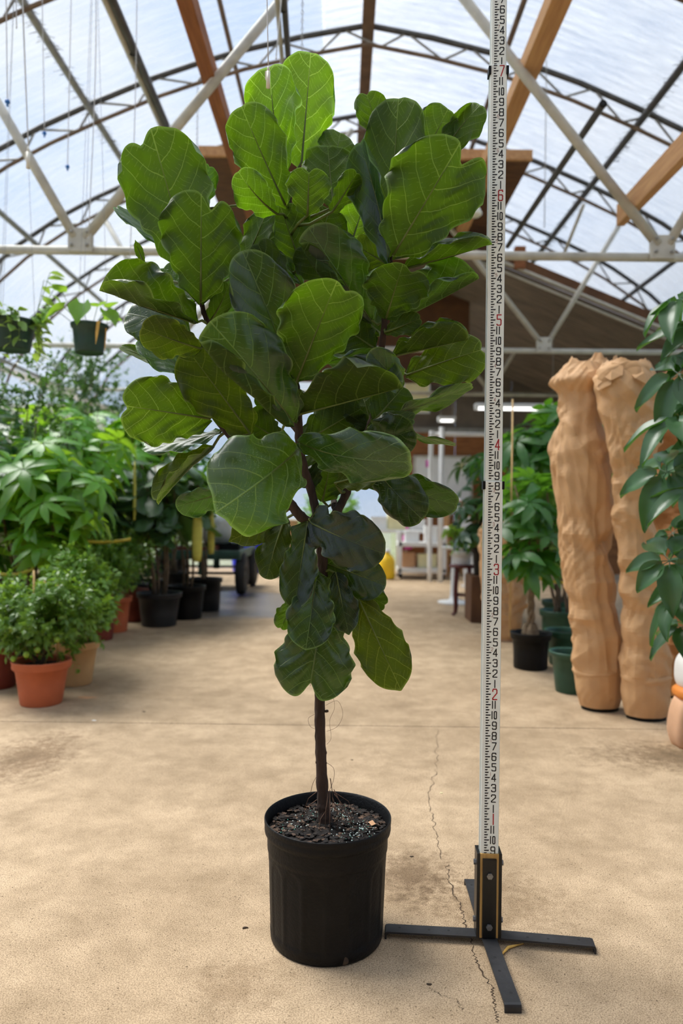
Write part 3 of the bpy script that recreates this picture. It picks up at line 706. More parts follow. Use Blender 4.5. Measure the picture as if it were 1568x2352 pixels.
def prof_w(t):
    K = [(0, .10), (.05, .34), (.14, .50), (.28, .60), (.42, .70), (.56, .84), (.70, .97), (.80, 1.0), (.92, .95), (1.0, .86)]
    for (a, x), (b, y) in zip(K, K[1:]):
        if t <= b:
            u = (t-a)/(b-a); return lerp(x, y, u)
    return K[-1][1]
def leaf(spec, idx):
    bx, by, bd, tx, ty, td, wpx, side, roll = spec[:9]; o = spec[9] if len(spec) > 9 else {}
    rnd = random.Random(100+idx)
    B, T = W(bx, by, bd), W(tx, ty, td)
    ax = T-B; Lg = ax.length; ax.normalize()
    eye = Vector((0, 0, CH))-base
    n = (eye-(B+T)/2); n = (n-ax*n.dot(ax)).normalized()
    right = ax.cross(n)                              # on the right hand side of base -> tip in the picture
    r = math.radians(roll); n, right = n*math.cos(r)+right*math.sin(r), right*math.cos(r)-n*math.sin(r)
    Wd = wpx/F*(YT+(bd+td)/2)
    cup = o.get('cup', rnd.uniform(-.06, .14)); bend = o.get('bend', rnd.uniform(-.05, .08)); wave = o.get('wave', .045); notch = o.get('notch', .05)
    vee = o.get('vee'); flip = side == 'U'
    if vee: flip = vee[0] == 'R'
    fold = o.get('fold'); lobe = o.get('lobe', 0.0); twist = o.get('twist', 0.0); off = o.get('noff', 0.0); base_w = o.get('bw', 1.0)
    NT, NS = 34, 30; vs = []; uv = []; ed = []
    ph1, ph2 = rnd.uniform(0, 6.28), rnd.uniform(0, 6.28); fr = rnd.uniform(1.8, 2.8)
    for i in range(NT+1):
        t = i/NT; hw = Wd/2*prof_w(t)
        if t < .3: hw *= lerp(base_w, 1, t/.3)
        for j in range(NS+1):
            s = 2*j/NS-1; s = math.copysign(abs(s)**.9, s)
            yend = .74+.26*math.sqrt(max(0, 1-s*s))-notch*math.exp(-(abs(s-off)/.20)**1.5)+lobe*s
            # auricles at the base
            ybase = -.035*math.sin(min(1, abs(s))*math.pi)*(1-t)
            y = (t*yend+ybase)*Lg
            x = s*hw; z = 0
            if fold:
                fs_, s0, ang = fold; sg = 1 if fs_ == 'R' else -1
                if s*sg > s0:
                    u = (s*sg-s0)*hw; q = min(1, u/(Wd*.10)); A = math.radians(ang)*q
                    x = sg*(s0*hw+u*math.cos(A*.5)*math.cos(A*.5) if ang < 60 else s0*hw+u*math.cos(A)); z += u*math.sin(A)
            e = abs(s)
            z += cup*Wd*e*e*(.4+.6*t) + bend*Lg*4*t*(1-t)
            z += wave*Wd*(e**2.2)*math.sin(fr*2*math.pi*t+(ph1 if s > 0 else ph2))*1.6
            phs = (t-.42*e**1.25+.045*(1 if s > 0 else -1))*5.2+10.35
            z += (.034*Wd)*abs(math.sin(math.pi*(phs-.5)))*(1 if side == 'A' else -1)*min(1, e*4)*(1-e**4)*.6
            y += .010*Lg*e*math.sin(5.2*2*math.pi*t+ph2)*(e**3)
            x += .022*Wd*(e**4)*math.sin(4.3*2*math.pi*t+ph1)*math.copysign(1, s)
            if twist:
                an = math.radians(twist)*(t-.5); x, z = x*math.cos(an)-z*math.sin(an), x*math.sin(an)+z*math.cos(an)
            if vee:
                ang = math.radians(vee[1] if s > 0 else vee[2]); dv = 1 if vee[0] == 'R' else -1
                d1 = right*dv*math.cos(ang)+n*math.sin(ang); n1 = n*math.cos(ang)-right*dv*math.sin(ang)
                vs.append(B+ax*y+d1*abs(x)+n1*z*(.8 if s > 0 else 1.0))
            else: vs.append(B+right*x+ax*y+n*z)
            uv.append((.5+.5*s*prof_w(t), t*yend+ybase))
            ed.append((max(e, t**1.0 if t > .9 else 0), 0))
    k = NS+1
    fs = []
    for i in range(NT):
        for j in range(NS):
            q = (i*k+j, i*k+j+1, (i+1)*k+j+1, (i+1)*k+j)
            fs.append(q[::-1] if flip else q)
    me = mesh('leaf', vs, fs, True, uv)
    e2 = me.uv_layers.new(name='Edge')
    for lp in me.loops: e2.data[lp.index].uv = ed[lp.vertex_index]
    me.materials.append(M['fig'])
    lo_ = bpy.data.objects.new('leaf', me); C.objects.link(lo_); lo_.parent = fig
    tn = o.get('tint', 1.0)*rnd.uniform(.88, 1.12); wm = o.get('warm', 1.0)  # low tints on inner and lower leaves paint in the crown's shade
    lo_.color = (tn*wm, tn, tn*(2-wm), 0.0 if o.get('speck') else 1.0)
    # petiole to the nearest branch, and the raised midrib behind the blade
    near = min(branch_samples, key=lambda q: (q-B).length_squared+ (.0008 if q.z > B.z+.01 else 0))
    midp = (near+B)/2+Vector((0, 0, -.012 if near.z < B.z else .008))
    tip_i = [B+ax*(Lg*.93*u)+n*((-.0022 if side == 'A' else .0022)*(1-u)+bend*Lg*4*u*(1-u)) for u in (.0, .15, .3, .45, .6, .75, .9)]
    mb = MB().tube([near, midp]+tip_i, [.0042, .0036, .0034, .0028, .0023, .0018, .0013, .0009, .0004], 6)
    mb.build('petiole', M['petiole'], lo_)
M['petiole'] = simple('petiole', (92, 104, 44), .6, .3, 20)
U, A = 'U', 'A'
LV = [
 # top of the middle branch
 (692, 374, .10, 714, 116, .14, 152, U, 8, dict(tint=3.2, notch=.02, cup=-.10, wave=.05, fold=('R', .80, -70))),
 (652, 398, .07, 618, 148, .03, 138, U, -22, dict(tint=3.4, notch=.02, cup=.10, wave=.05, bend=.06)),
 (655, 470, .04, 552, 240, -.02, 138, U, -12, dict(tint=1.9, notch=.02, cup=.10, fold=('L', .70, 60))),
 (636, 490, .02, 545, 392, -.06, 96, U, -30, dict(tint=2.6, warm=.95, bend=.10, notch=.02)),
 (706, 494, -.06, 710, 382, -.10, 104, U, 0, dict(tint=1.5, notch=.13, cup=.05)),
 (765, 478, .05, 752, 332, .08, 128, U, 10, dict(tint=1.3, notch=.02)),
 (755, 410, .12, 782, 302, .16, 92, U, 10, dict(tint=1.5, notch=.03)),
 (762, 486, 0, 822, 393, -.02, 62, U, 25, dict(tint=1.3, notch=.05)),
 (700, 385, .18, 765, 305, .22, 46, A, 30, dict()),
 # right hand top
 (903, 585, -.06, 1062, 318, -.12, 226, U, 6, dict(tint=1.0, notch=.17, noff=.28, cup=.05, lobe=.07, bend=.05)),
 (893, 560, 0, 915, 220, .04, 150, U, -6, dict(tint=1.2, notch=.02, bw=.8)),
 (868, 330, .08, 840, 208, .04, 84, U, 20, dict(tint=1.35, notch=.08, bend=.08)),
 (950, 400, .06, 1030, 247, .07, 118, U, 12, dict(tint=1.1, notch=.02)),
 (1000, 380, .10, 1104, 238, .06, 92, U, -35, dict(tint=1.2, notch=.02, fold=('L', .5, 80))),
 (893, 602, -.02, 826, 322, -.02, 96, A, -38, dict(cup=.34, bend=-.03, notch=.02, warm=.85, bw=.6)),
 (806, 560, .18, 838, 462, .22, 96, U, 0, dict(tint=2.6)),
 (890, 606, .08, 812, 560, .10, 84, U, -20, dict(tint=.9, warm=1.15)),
 (928, 618, .0, 1130, 562, -.09, 104, U, 0, dict(vee=('L', 50, -38), tint=1.0, bend=.04, notch=.0)),
 # right hand middle
 (887, 728, -.04, 926, 604, -.12, 150, U, 6, dict(tint=1.0, notch=.12, noff=.35, cup=.18, bw=.7, lobe=.06)),
 (904, 742, .03, 1100, 640, .0, 172, A, 0, dict(vee=('L', 58, -22), warm=.9, notch=.0, tint=1.0)),
 (884, 764, 0, 968, 730, -.02, 58, U, -30, dict(tint=.8, warm=1.1)),
 (903, 818, .04, 1080, 780, -.02, 132, U, 0, dict(vee=('L', 42, -18), tint=.9, notch=.02, warm=1.08)),
 (935, 862, .05, 1115, 800, .04, 128, U, -20, dict(tint=.9, warm=1.15, notch=.06, cup=-.05)),
 (680, 954, -.06, 930, 888, -.22, 205, U, 0, dict(vee=('L', 38, -12), tint=.9, warm=1.1, wave=.06, notch=.02)),
 (915, 892, -.12, 846, 806, -.22, 76, A, 16, dict(bend=.14, notch=.02)),
 (700, 850, .04, 862, 802, -.02, 54, A, 62, dict(wave=.10, warm=.9)),
 (868, 960, .03, 1088, 884, -.02, 66, A, 55, dict(wave=.08, notch=.02)),
 (858, 966, .0, 930, 885, .02, 110, U, 5, dict(tint=.55)),
 (846, 985, -.02, 955, 962, -.08, 76, U, -40, dict(tint=.7, fold=('L', .5, -70), bend=.15)),
 (690, 1016, -.08, 950, 1062, -.28, 128, A, 26, dict(bend=.10, wave=.06, notch=.02, bw=1.2, cup=-.05, speck=1, tint=1.2)),
 (850, 1010, -.02, 955, 985, -.14, 110, A, 12, dict(bend=.16, tint=.6)),
 (838, 1092, .06, 1054, 1160, .02, 94, A, 24, dict(wave=.07, notch=.02, warm=.9, tint=.6, cup=.1)),
 (858, 1072, .03, 972, 1196, -.06, 108, A, 10, dict(bend=.10, notch=.02, tint=.6, fold=('R', .75, -60))),
 (900, 988, .10, 1050, 1022, .08, 40, A, 68, dict(wave=.06, tint=.5)),
 # centre
 (684, 868, -.10, 775, 642, -.22, 196, U, 4, dict(tint=1.25, notch=.07, noff=.30, cup=.10, bw=.8, fold=('R', .62, -55), lobe=.05)),
 (852, 735, .02, 708, 522, -.10, 150, A, -8, dict(bend=.06, cup=-.06, notch=.0, fold=('L', .50, 150), warm=.92)),
 (672, 872, -.06, 556, 576, -.14, 150, A, 14, dict(cup=.20, notch=.0, bend=.06, bw=.7, wave=.03)),
 (672, 968, -.07, 482, 738, -.22, 198, A, 8, dict(bend=.08, cup=-.06, notch=.0, wave=.05, fold=('L', .50, 145))),
 (574, 996, 0, 428, 800, -.04, 150, U, 14, dict(tint=.85, warm=1.25, notch=.0)),
 # left hand top
 (461, 692, -.05, 462, 436, -.10, 186, U, 0, dict(tint=1.0, notch=.16, noff=.26, cup=.06, bw=.9, lobe=-.03)),
 (436, 618, .03, 345, 292, .05, 206, U, -4, dict(tint=1.25, notch=.09, noff=-.35, cup=.03, bw=.9)),
 (466, 480, .10, 482, 378, .12, 56, A, 30, dict(warm=.85, tint=1.3)),
 (420, 610, .12, 262, 472, .10, 62, A, 58, dict(warm=.8, tint=1.3)),
 (447, 742, -.03, 228, 668, -.10, 192, U, 0, dict(vee=('R', 52, -6), tint=.85, warm=1.05, notch=.0, wave=.05)),
 (432, 765, .04, 292, 720, .06, 120, A, 25, dict(bend=.08, notch=.0)),
 (460, 800, -.06, 322, 752, -.14, 96, U, -14, dict(tint=1.05, warm=1.25, notch=.02, wave=.06)),
 (470, 890, .02, 318, 782, .03, 90, A, 48, dict(warm=.82, tint=1.2, notch=.0)),
 (405, 842, .10, 274, 794, .14, 40, U, 50, dict()),
 (481, 962, .02, 274, 930, -.02, 162, U, 4, dict(tint=1.35, notch=.09, noff=-.06, cup=-.06, wave=.04, warm=1.05, bw=1.1)),
 (505, 992, .04, 326, 1028, .04, 74, A, 55, dict(warm=.8, tint=1.3)),
 (488, 1030, .05, 355, 1156, .02, 96, U, 40, dict(tint=.9, warm=1.15, fold=('L', .2, 80))),
 # big glossy leaf low in front
 (682, 1034, -.07, 502, 1172, -.30, 224, A, -10, dict(bend=.09, cup=-.06, wave=.05, notch=-.04, bw=1.35, speck=1, tint=1.3)),
 (524, 1128, .02, 404, 1164, .0, 78, A, -35, dict(warm=.82, notch=.0)),
 (652, 1178, .02, 536, 1238, -.03, 84, U, 10, dict(tint=.75, warm=1.3, notch=-.10)),
 (656, 1192, .0, 612, 1330, -.04, 84, U, 20, dict(tint=.6, warm=1.1, wave=.10, notch=.0)),
 # round the trunk, crown shade put into the low tints
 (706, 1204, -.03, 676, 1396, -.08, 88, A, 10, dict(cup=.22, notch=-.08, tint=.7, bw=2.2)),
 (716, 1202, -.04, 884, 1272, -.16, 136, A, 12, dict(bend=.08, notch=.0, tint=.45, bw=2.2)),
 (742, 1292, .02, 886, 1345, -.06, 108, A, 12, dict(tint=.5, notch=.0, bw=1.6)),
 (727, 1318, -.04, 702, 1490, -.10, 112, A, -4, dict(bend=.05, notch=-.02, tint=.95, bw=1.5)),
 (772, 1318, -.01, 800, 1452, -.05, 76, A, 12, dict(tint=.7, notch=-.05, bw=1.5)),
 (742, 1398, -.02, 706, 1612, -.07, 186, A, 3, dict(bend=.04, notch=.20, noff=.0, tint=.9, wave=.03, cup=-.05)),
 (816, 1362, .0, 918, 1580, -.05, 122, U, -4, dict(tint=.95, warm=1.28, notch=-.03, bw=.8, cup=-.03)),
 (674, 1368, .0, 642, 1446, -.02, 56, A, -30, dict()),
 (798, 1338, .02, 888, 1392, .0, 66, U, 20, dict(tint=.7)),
 # inside the crown, most tints lowered to stand for shade
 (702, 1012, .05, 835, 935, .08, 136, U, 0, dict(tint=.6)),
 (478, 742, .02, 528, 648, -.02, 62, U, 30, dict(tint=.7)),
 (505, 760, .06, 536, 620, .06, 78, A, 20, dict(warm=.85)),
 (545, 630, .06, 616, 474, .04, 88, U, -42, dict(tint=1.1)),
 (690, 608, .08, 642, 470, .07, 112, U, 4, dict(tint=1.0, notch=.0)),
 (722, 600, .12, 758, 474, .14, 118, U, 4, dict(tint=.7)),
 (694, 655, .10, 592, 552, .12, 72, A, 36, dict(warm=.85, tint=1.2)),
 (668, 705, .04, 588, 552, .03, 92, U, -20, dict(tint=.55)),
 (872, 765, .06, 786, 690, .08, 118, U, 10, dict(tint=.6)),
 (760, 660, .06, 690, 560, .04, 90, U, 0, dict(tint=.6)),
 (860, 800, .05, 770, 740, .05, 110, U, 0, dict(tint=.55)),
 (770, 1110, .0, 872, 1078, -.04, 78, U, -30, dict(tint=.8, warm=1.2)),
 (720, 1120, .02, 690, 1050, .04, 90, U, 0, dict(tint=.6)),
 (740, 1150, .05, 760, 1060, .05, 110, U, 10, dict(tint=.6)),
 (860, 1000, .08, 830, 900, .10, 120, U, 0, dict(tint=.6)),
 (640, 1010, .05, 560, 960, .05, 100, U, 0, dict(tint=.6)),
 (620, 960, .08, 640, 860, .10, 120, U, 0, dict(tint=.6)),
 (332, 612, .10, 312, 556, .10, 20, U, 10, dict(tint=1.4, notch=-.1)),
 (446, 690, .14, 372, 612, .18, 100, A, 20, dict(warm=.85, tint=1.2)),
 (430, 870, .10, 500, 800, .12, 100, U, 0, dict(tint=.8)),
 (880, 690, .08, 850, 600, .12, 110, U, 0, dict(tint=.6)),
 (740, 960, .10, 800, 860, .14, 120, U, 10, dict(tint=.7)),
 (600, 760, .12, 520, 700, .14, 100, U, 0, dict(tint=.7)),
]
for i, sp in enumerate(LV): leaf(sp, i)

# ------------------------------------------------------------------ the measuring staff
sb = P(1119, 2150, 1.80); sx, sy = sb.x, sb.y
st = thing('measuring_staff', 'white telescoping measuring staff with black inch and red foot numerals', 'measuring staff', (sx, sy, 0))
ST = Matrix.Rotation(math.radians(1.0), 4, 'Z')
st.rotation_euler = (0, 0, math.radians(-3))
FT = .3048
SECT = [(.03, 3.708*FT, .0435, .030, 0.0), (3.708*FT, 7.055*FT, .0405, .026, .0018), (7.055*FT, 2.75, .0365, .022, .0036)]
DIG = {
 '0': [[(0, .12), (.15, 0), (.85, 0), (1, .12), (1, .88), (.85, 1), (.15, 1), (0, .88), (0, .12)]],
 '1': [[(.5, 0), (.5, 1)]],
 '2': [[(0, .78), (0, .9), (.15, 1), (.85, 1), (1, .9), (1, .62), (0, .12), (0, 0), (1, 0)]],
 '3': [[(0, .84), (0, .92), (.15, 1), (.85, 1), (1, .9), (1, .62), (.8, .53), (.3, .53)], [(.8, .53), (1, .44), (1, .1), (.85, 0), (.15, 0), (0, .08), (0, .16)]],
 '4': [[(1.0, .28), (0, .28), (.75, 1), (.75, 0)]],
 '5': [[(1, 1), (.05, 1), (.05, .58), (.85, .58), (1, .48), (1, .1), (.85, 0), (.12, 0), (0, .1)]],
 '6': [[(1, .86), (.95, 1), (.15, 1), (0, .88), (0, .12), (.15, 0), (.85, 0), (1, .12), (1, .45), (.85, .55), (0, .55)]],
 '7': [[(0, 1), (1, 1), (.95, .85), (.25, 0)]],
 '8': [[(.15, .53), (0, .64), (0, .9), (.15, 1), (.85, 1), (1, .9), (1, .64), (.85, .53), (.15, .53), (0, .42), (0, .1), (.15, 0), (.85, 0), (1, .1), (1, .42), (.85, .53)]],
 '9': [[(0, .14), (.05, 0), (.85, 0), (1, .12), (1, .88), (.85, 1), (.15, 1), (0, .88), (0, .55), (.15, .45), (1, .45)]],
}
def strokes(mb, path, x0, z0, w, h, th, y):
    pts = [Vector((x0+p[0]*w, z0+p[1]*h)) for p in path]
    for a, b in zip(pts, pts[1:]):
        d = (b-a); 
        if d.length < 1e-7: continue
        d.normalize(); nn = Vector((-d.y, d.x))*th/2; e = d*th*.42
        q = [a-e+nn, a-e-nn, b+e-nn, b+e+nn]
        mb.add([(v.x, y, v.y) for v in q], [(0, 1, 2, 3)])
for si, (z0, z1, w, dp, yo) in enumerate(SECT):
    o = MB().box((0, yo+.0, (z0+z1)/2), (w, dp, z1-z0)).build('staff_section', M['staff'], st, smooth=False, bevel=.0025)
    MB().box((-w/2-.0004, yo+.001, (z0+z1)/2), (.001, dp*.72, z1-z0-.004)).build('side_groove', M['staffside'], o, smooth=False)
    MB().box((w/2+.0004, yo+.001, (z0+z1)/2), (.001, dp*.72, z1-z0-.004)).build('side_groove', M['staffside'], o, smooth=False)
    yf = yo-dp/2-.0003
    tk = MB()
    inch = FT/12
    lx = -w/2*.60
    i0, i1 = int(math.ceil(max(z0, .18)/inch*4)), int(z1/inch*4)
    for q in range(i0, i1+1):
        z = q*inch/4; ln = {0: .0125, 2: .0095}.get(q % 4, .0070); h = inch/8*.92
        if z+h/2 > z1 or z-h/2 < z0: continue
        tk.add([(lx, yf, z-h/2), (lx+ln-.0018, yf, z-h/2), (lx+ln, yf, z+h/2), (lx, yf, z+h/2)], [(0, 1, 2, 3)])
        if q % 4 == 0:
            k = q//4; ft, inn = divmod(k, 12)
            red = inn == 0; txt = str(ft) if red else str(inn)
            hh = .0252 if red else .0175; wd = .0098 if red else .0094; th = .0027 if red else .0025
            if z+hh/2 > z1+.004 or z-hh/2 < z0-.004: continue
            xs = w/2*.16
            if txt == '1': pos = [(xs, wd)]
            elif txt == '11': pos = [(xs-.0032, wd*.6), (xs+.0032, wd*.6)]
            elif txt == '10': pos = [(xs-.0028, wd*.35), (xs+.0042, wd*.55)]
            else: pos = [(xs, wd)]
            for ch, (cx, cw) in zip(txt, pos):
                tgt = MB()
                for path in DIG[ch]: strokes(tgt, path, cx, z-hh/2, cw, hh, th, yf)
                tgt.build('foot_numeral' if red else 'inch_numeral', M['redink' if red else 'ink'], o, smooth=False)
            if inn in (4, 7) and ft >= 1:
                zz = z+(.33 if inn == 4 else .60)*inch
                tgt = MB()
                for path in DIG[str(ft)]: strokes(tgt, path, w/2*.16-.0048, zz-.0042, .0036, .0084, .0008, yf)
                tgt.build('small_foot_numeral', M['paleredink'], o, smooth=False)
    tk.build('tick_marks', M['ink'], o, smooth=False)['kind'] = 'stuff'
for zc, w in ((3.70*FT, .0435), (7.03*FT, .0405)):
    for s in (-1, 1):
        MB().box((s*(w/2+.0012), -.002, zc-.008), (.0062, .026, .020)).build('clamp_collar', M['blackplastic'], st, smooth=False, bevel=.001)
# socket box and the four flat bar feet
bh = .203
MB().box((0, .000, .018+bh/2), (.0470, .034, bh)).build('socket_core', M['plyedge'], st, smooth=False, bevel=.001)
MB().box((0, -.0215, .018+bh/2-.004), (.0335, .009, bh-.012)).build('front_plate', M['blackwood'], st, smooth=False, bevel=.0015)
fp = MB().box((0, -.0178, .018+bh/2), (.0450, .004, bh+.002)).build('plywood_facing', M['plyedge'], st, smooth=False, bevel=.0008)
for s in (-1, 1):
    MB().box((s*.0265, .003, .018+bh/2), (.0075, .046, bh+.003)).build('side_plate', M['blackwood'], st, smooth=False, bevel=.001)
    for zz in (.055, .195):
        MB().tube([(s*.030, 0, .018+zz-.02), (s*.036, 0, .018+zz-.02)], .0065, 6).build('hex_bolt', M['bolt'], st, smooth=False)
MB().box((0, .026, .018+bh/2), (.046, .006, bh)).build('back_plate', M['blackwood'], st, smooth=False)
for zz in (.048, .172):
    MB().tube([(0, -.026, zz), (0, -.031, zz)], .0078, 6).build('hex_bolt', M['bolt'], st, smooth=False)
    MB().tube([(0, -.031, zz), (0, -.0325, zz)], .0045, 8).build('bolt_tip', M['bolt'], st, smooth=False)
def foot(dx, dy, L0, L1, w=.036):
    d = Vector((dx, dy, 0)).normalized(); n = Vector((-d.y, d.x, 0))
    prof_ = [(L0, .0185), (L1-.008, .0185), (L1-.002, .017), (L1, .012), (L1, 0.0)]
    th = .0045; vs = []; fs = []
    inner = [(L0, .0185-th), (L1-.010, .0185-th), (L1-.006, .0115), (L1-th, .009), (L1-th, 0.0)]
    k = len(prof_)
    for sgn in (-1, 1):
        for (l, z) in prof_: vs.append(d*l+n*sgn*w/2+Vector((0, 0, z)))
        for (l, z) in inner: vs.append(d*l+n*sgn*w/2+Vector((0, 0, z)))
    for i in range(k-1):
        fs += [(i, 2*k+i, 2*k+i+1, i+1), (k+i+1, 3*k+i+1, 3*k+i, k+i), (k+i, i, i+1, k+i+1)[::-1], (2*k+k+i, 2*k+i, 2*k+i+1, 2*k+k+i+1)]
    fs += [(0, k, 3*k, 2*k), (k-1, 3*k-1, 4*k-1, 2*k-1)]
    m = mesh('foot_bar', vs, fs, False)
    bm = bmesh.new(); bm.from_mesh(m); bmesh.ops.recalc_face_normals(bm, faces=bm.faces); bm.to_mesh(m); bm.free()
    o = obj('foot_bar', m, M['blackmetal'], st)
    for q in (.35, .55, .85):
        c = d*lerp(L0, L1, q)+n*rs.uniform(-.005, .005); MB().disc((c.x, c.y, .0188), .0035, 10).build('screw_hole', M['ink'], o, False)
foot(-1, .02, .01, .252); foot(1, -.08, .01, .255); foot(.06, -1, .01, .262); foot(-.03, 1, .01, .27)
p = P(1165, 2178, 1.78)
bl_ = MB().tube([Vector((.025, -.062, .004)), Vector((.045, -.035, .006)), Vector((.085, -.012, .003))], [.002, .004, .0015], 5).build('dry_blade', M['deadleaf'], st)

# ------------------------------------------------------------------ plants and pots in the background
def pot_prof(rt, rb, h, lip=.012, band=.05):
    return [(0, .004), (rb*.9, .004), (rb, 0), (rb+.003, .006), (lerp(rb, rt, .5), h*.45), (rt-lip*.4, h-band), (rt+lip*.5, h-band+.004), (rt+lip, h-band+.012), (rt+lip, h-.012), (rt+lip*1.25, h-.008), (rt+lip*1.25, h), (rt, h), (rt-.006, h-.01), (rt-.012, h-.05)]
def add_pot(t, rt, rb, h, mat, n=36, ribs=0, lip=.012, band=.05, soil_=True):
    fn = (lambda r, z, a: r-.0025*(.5+.5*math.cos(a*ribs))*(1 if .01 < z < h-band else 0)) if ribs else None
    p = MB().lathe(pot_prof(rt, rb, h, lip, band), n, fn=fn).build('pot', mat, t)
    if soil_:
        d = MB(); d.disc((0, 0, h-.035), rt-.008, 24); d.build('soil', M['soil'], t)
    return p
def oval_leaf(mb, B, d, up, L, w, fold=.25, droop=.25, mi=0, n=4):
    """one pointed leaf of a few quads, creased along its midrib"""
    d = d.normalized(); s = d.cross(up); s = s.normalized() if s.length > 1e-4 else d.orthogonal().normalized(); u = s.cross(d)
    vs = []; ws = [.06, .72, 1.0, .72, .04] if n == 4 else [.1, 1, .05]
    for i, q in enumerate(ws):
        t = i/n; c = B+d*L*t-Vector((0, 0, 1))*droop*L*t*t
        vs += [c-s*w/2*q+u*fold*w/2*q, c, c+s*w/2*q+u*fold*w/2*q]
    fs = []
    for i in range(n): a = 3*i; fs += [(a, a+1, a+4, a+3), (a+1, a+2, a+5, a+4)]
    mb.add(vs, fs, mi)
def palm_mesh(seed, nl=7, L=.16, w=.055, droop=.45, spread=1.0):
    """umbrella of leaflets round a leaf stalk; stalk end at the origin, pointing up"""
    rnd = random.Random(seed); mb = MB()
    for i in range(nl):
        a = 2*math.pi*(i+.2*rnd.random())/nl; l = L*rnd.uniform(.75, 1.1)
        d = Vector((math.cos(a)*spread, math.sin(a)*spread, rnd.uniform(-.05, .22)))
        b = d.normalized()*.012
        oval_leaf(mb, b, d, Vector((0, 0, 1)), l, w*rnd.uniform(.85, 1.1), .22, droop*rnd.uniform(.6, 1.3))
    return mb.mesh('palmate_leaf')
def broad_mesh(seed, L=.24, w=.15):
    rnd = random.Random(seed); mb = MB(); vs = []; fs = []; NT, NS = 8, 6
    for i in range(NT+1):
        t = i/NT; hw = w/2*prof_w(t)
        for j in range(NS+1):
            s = 2*j/NS-1; ye = .74+.26*math.sqrt(max(0, 1-s*s))-.05*math.exp(-(s/.3)**2)
            vs.append((s*hw, t*ye*L, .10*w*s*s-.25*L*t*t+.03*w*abs(s)*math.sin(9*t+seed+(2 if s > 0 else 0))))
    k = NS+1; fs = [(i*k+j, i*k+j+1, (i+1)*k+j+1, (i+1)*k+j) for i in range(NT) for j in range(NS)]
    return mesh('broad_leaf', vs, fs)
def inst(name, me, mat, parent, loc, dirv, roll=0, sc=1.0, up_axis='Z'):
    o = obj(name, me, mat, parent); q = Vector(dirv).to_track_quat(up_axis, 'X' if up_axis == 'Z' else 'Z')
    o.matrix_local = Matrix.Translation(loc) @ q.to_matrix().to_4x4() @ Matrix.Rotation(roll, 4, up_axis) @ Matrix.Scale(sc, 4)
    return o
PM = {}
def palms(mat, L, w, nl=7, droop=.45):
    key = (mat, L, w, nl)
    if key not in PM:
        PM[key] = [palm_mesh(11*i+int(L*1000), nl+(i % 2), L, w, droop) for i in range(4)]
        for m in PM[key]: m.materials.append(M[mat])
    return PM[key]
def palmate_plant(name, label, loc, stems, mat, n, L, w, pot=None, group=None, cat='potted plant', seed=1, nl=7, stem_mat='twig', petiole=.18, cover=(.35, 1.0), zmin=0, hb=None):
    """stems: list of (top x, top y, top z) relative to loc"""
    rnd = random.Random(seed); t = thing(name, label, cat, loc, group)
    h0 = 0
    if pot: add_pot(t, *pot[:3], M[pot[3]], ribs=pot[4] if len(pot) > 4 else 0); h0 = pot[2]-.05
    ms = palms(mat, L, w, nl); per = max(1, n//len(stems))
    for k, top in enumerate(stems):
        top = Vector(top); b = Vector((rnd.uniform(-.05, .05), rnd.uniform(-.05, .05), h0)) if hb is None else Vector((0, 0, hb))
        mid = (b+top)/2+Vector((rnd.uniform(-.05, .05), rnd.uniform(-.05, .05), 0))
        pts = [Vector(p) for p in curve_pts([tuple(b), tuple(mid), tuple(top)], 6)]
        MB().tube(pts, [lerp(.014, .006, i/12) for i in range(13)], 7).build('stem', M[stem_mat], t)
        pt = MB()
        for i in range(per):
            u = rnd.uniform(*cover); f = u*12; q = pts[int(f)].lerp(pts[min(12, int(f)+1)], f-int(f))
            a = rnd.uniform(0, 6.283); el = rnd.uniform(-.1, .8); l = petiole*rnd.uniform(.7, 1.3)
            d = Vector((math.cos(a)*math.cos(el), math.sin(a)*math.cos(el), math.sin(el)))
            e = q+d*l
            if e.z < zmin: continue
            pt.tube([q, q+d*l*.5+Vector((0, 0, .01)), e], .0028, 4, False)
            inst('palmate_leaf', rnd.choice(ms), None, t, e, (d.x*.7, d.y*.7, .75), rnd.uniform(0, 6.28), rnd.uniform(.75, 1.2))
        if pt.v:
            q = pt.build('leaf_stalks', M['greenstem'], t); q['kind'] = 'stuff'
    return t
BMs = {}
def broad_plant(name, label, loc, stems, n, L, w, pot=None, group=None, seed=1, mat='figbg', cover=(.45, 1.0), cat='potted plant', stake=False, hang=.95):
    rnd = random.Random(seed); t = thing(name, label, cat, loc, group); h0 = 0
    if pot: add_pot(t, *pot[:3], M[pot[3]], ribs=pot[4] if len(pot) > 4 else 0); h0 = pot[2]-.05
    key = (mat, L, w)
    if key not in BMs:
        BMs[key] = [broad_mesh(i, L, w) for i in range(4)]
        for m in BMs[key]: m.materials.append(M[mat])
    per = max(1, n//len(stems))
    for top in stems:
        top = Vector(top); kk = min(.35, .10/max(.01, math.hypot(top.x, top.y))); b = Vector((top.x*kk, top.y*kk, h0)); pts = [b.lerp(top, i/10)+Vector((.015*math.sin(i), .01*math.cos(i*1.3), 0)) for i in range(11)]
        MB().tube(pts, [lerp(.013, .006, i/10) for i in range(11)], 7).build('stem', M['twig'], t)
        for i in range(per):
            u = rnd.uniform(*cover)*10; q = pts[int(u)].lerp(pts[min(10, int(u)+1)], u-int(u)); a = rnd.uniform(0, 6.283)
            d = Vector((math.cos(a), math.sin(a), rnd.uniform(-hang, .35)))
            inst('broad_leaf', rnd.choice(BMs[key]), None, t, q+d.normalized()*.03, d, rnd.uniform(-.5, .5), rnd.uniform(.7, 1.2), 'Y')
    return t
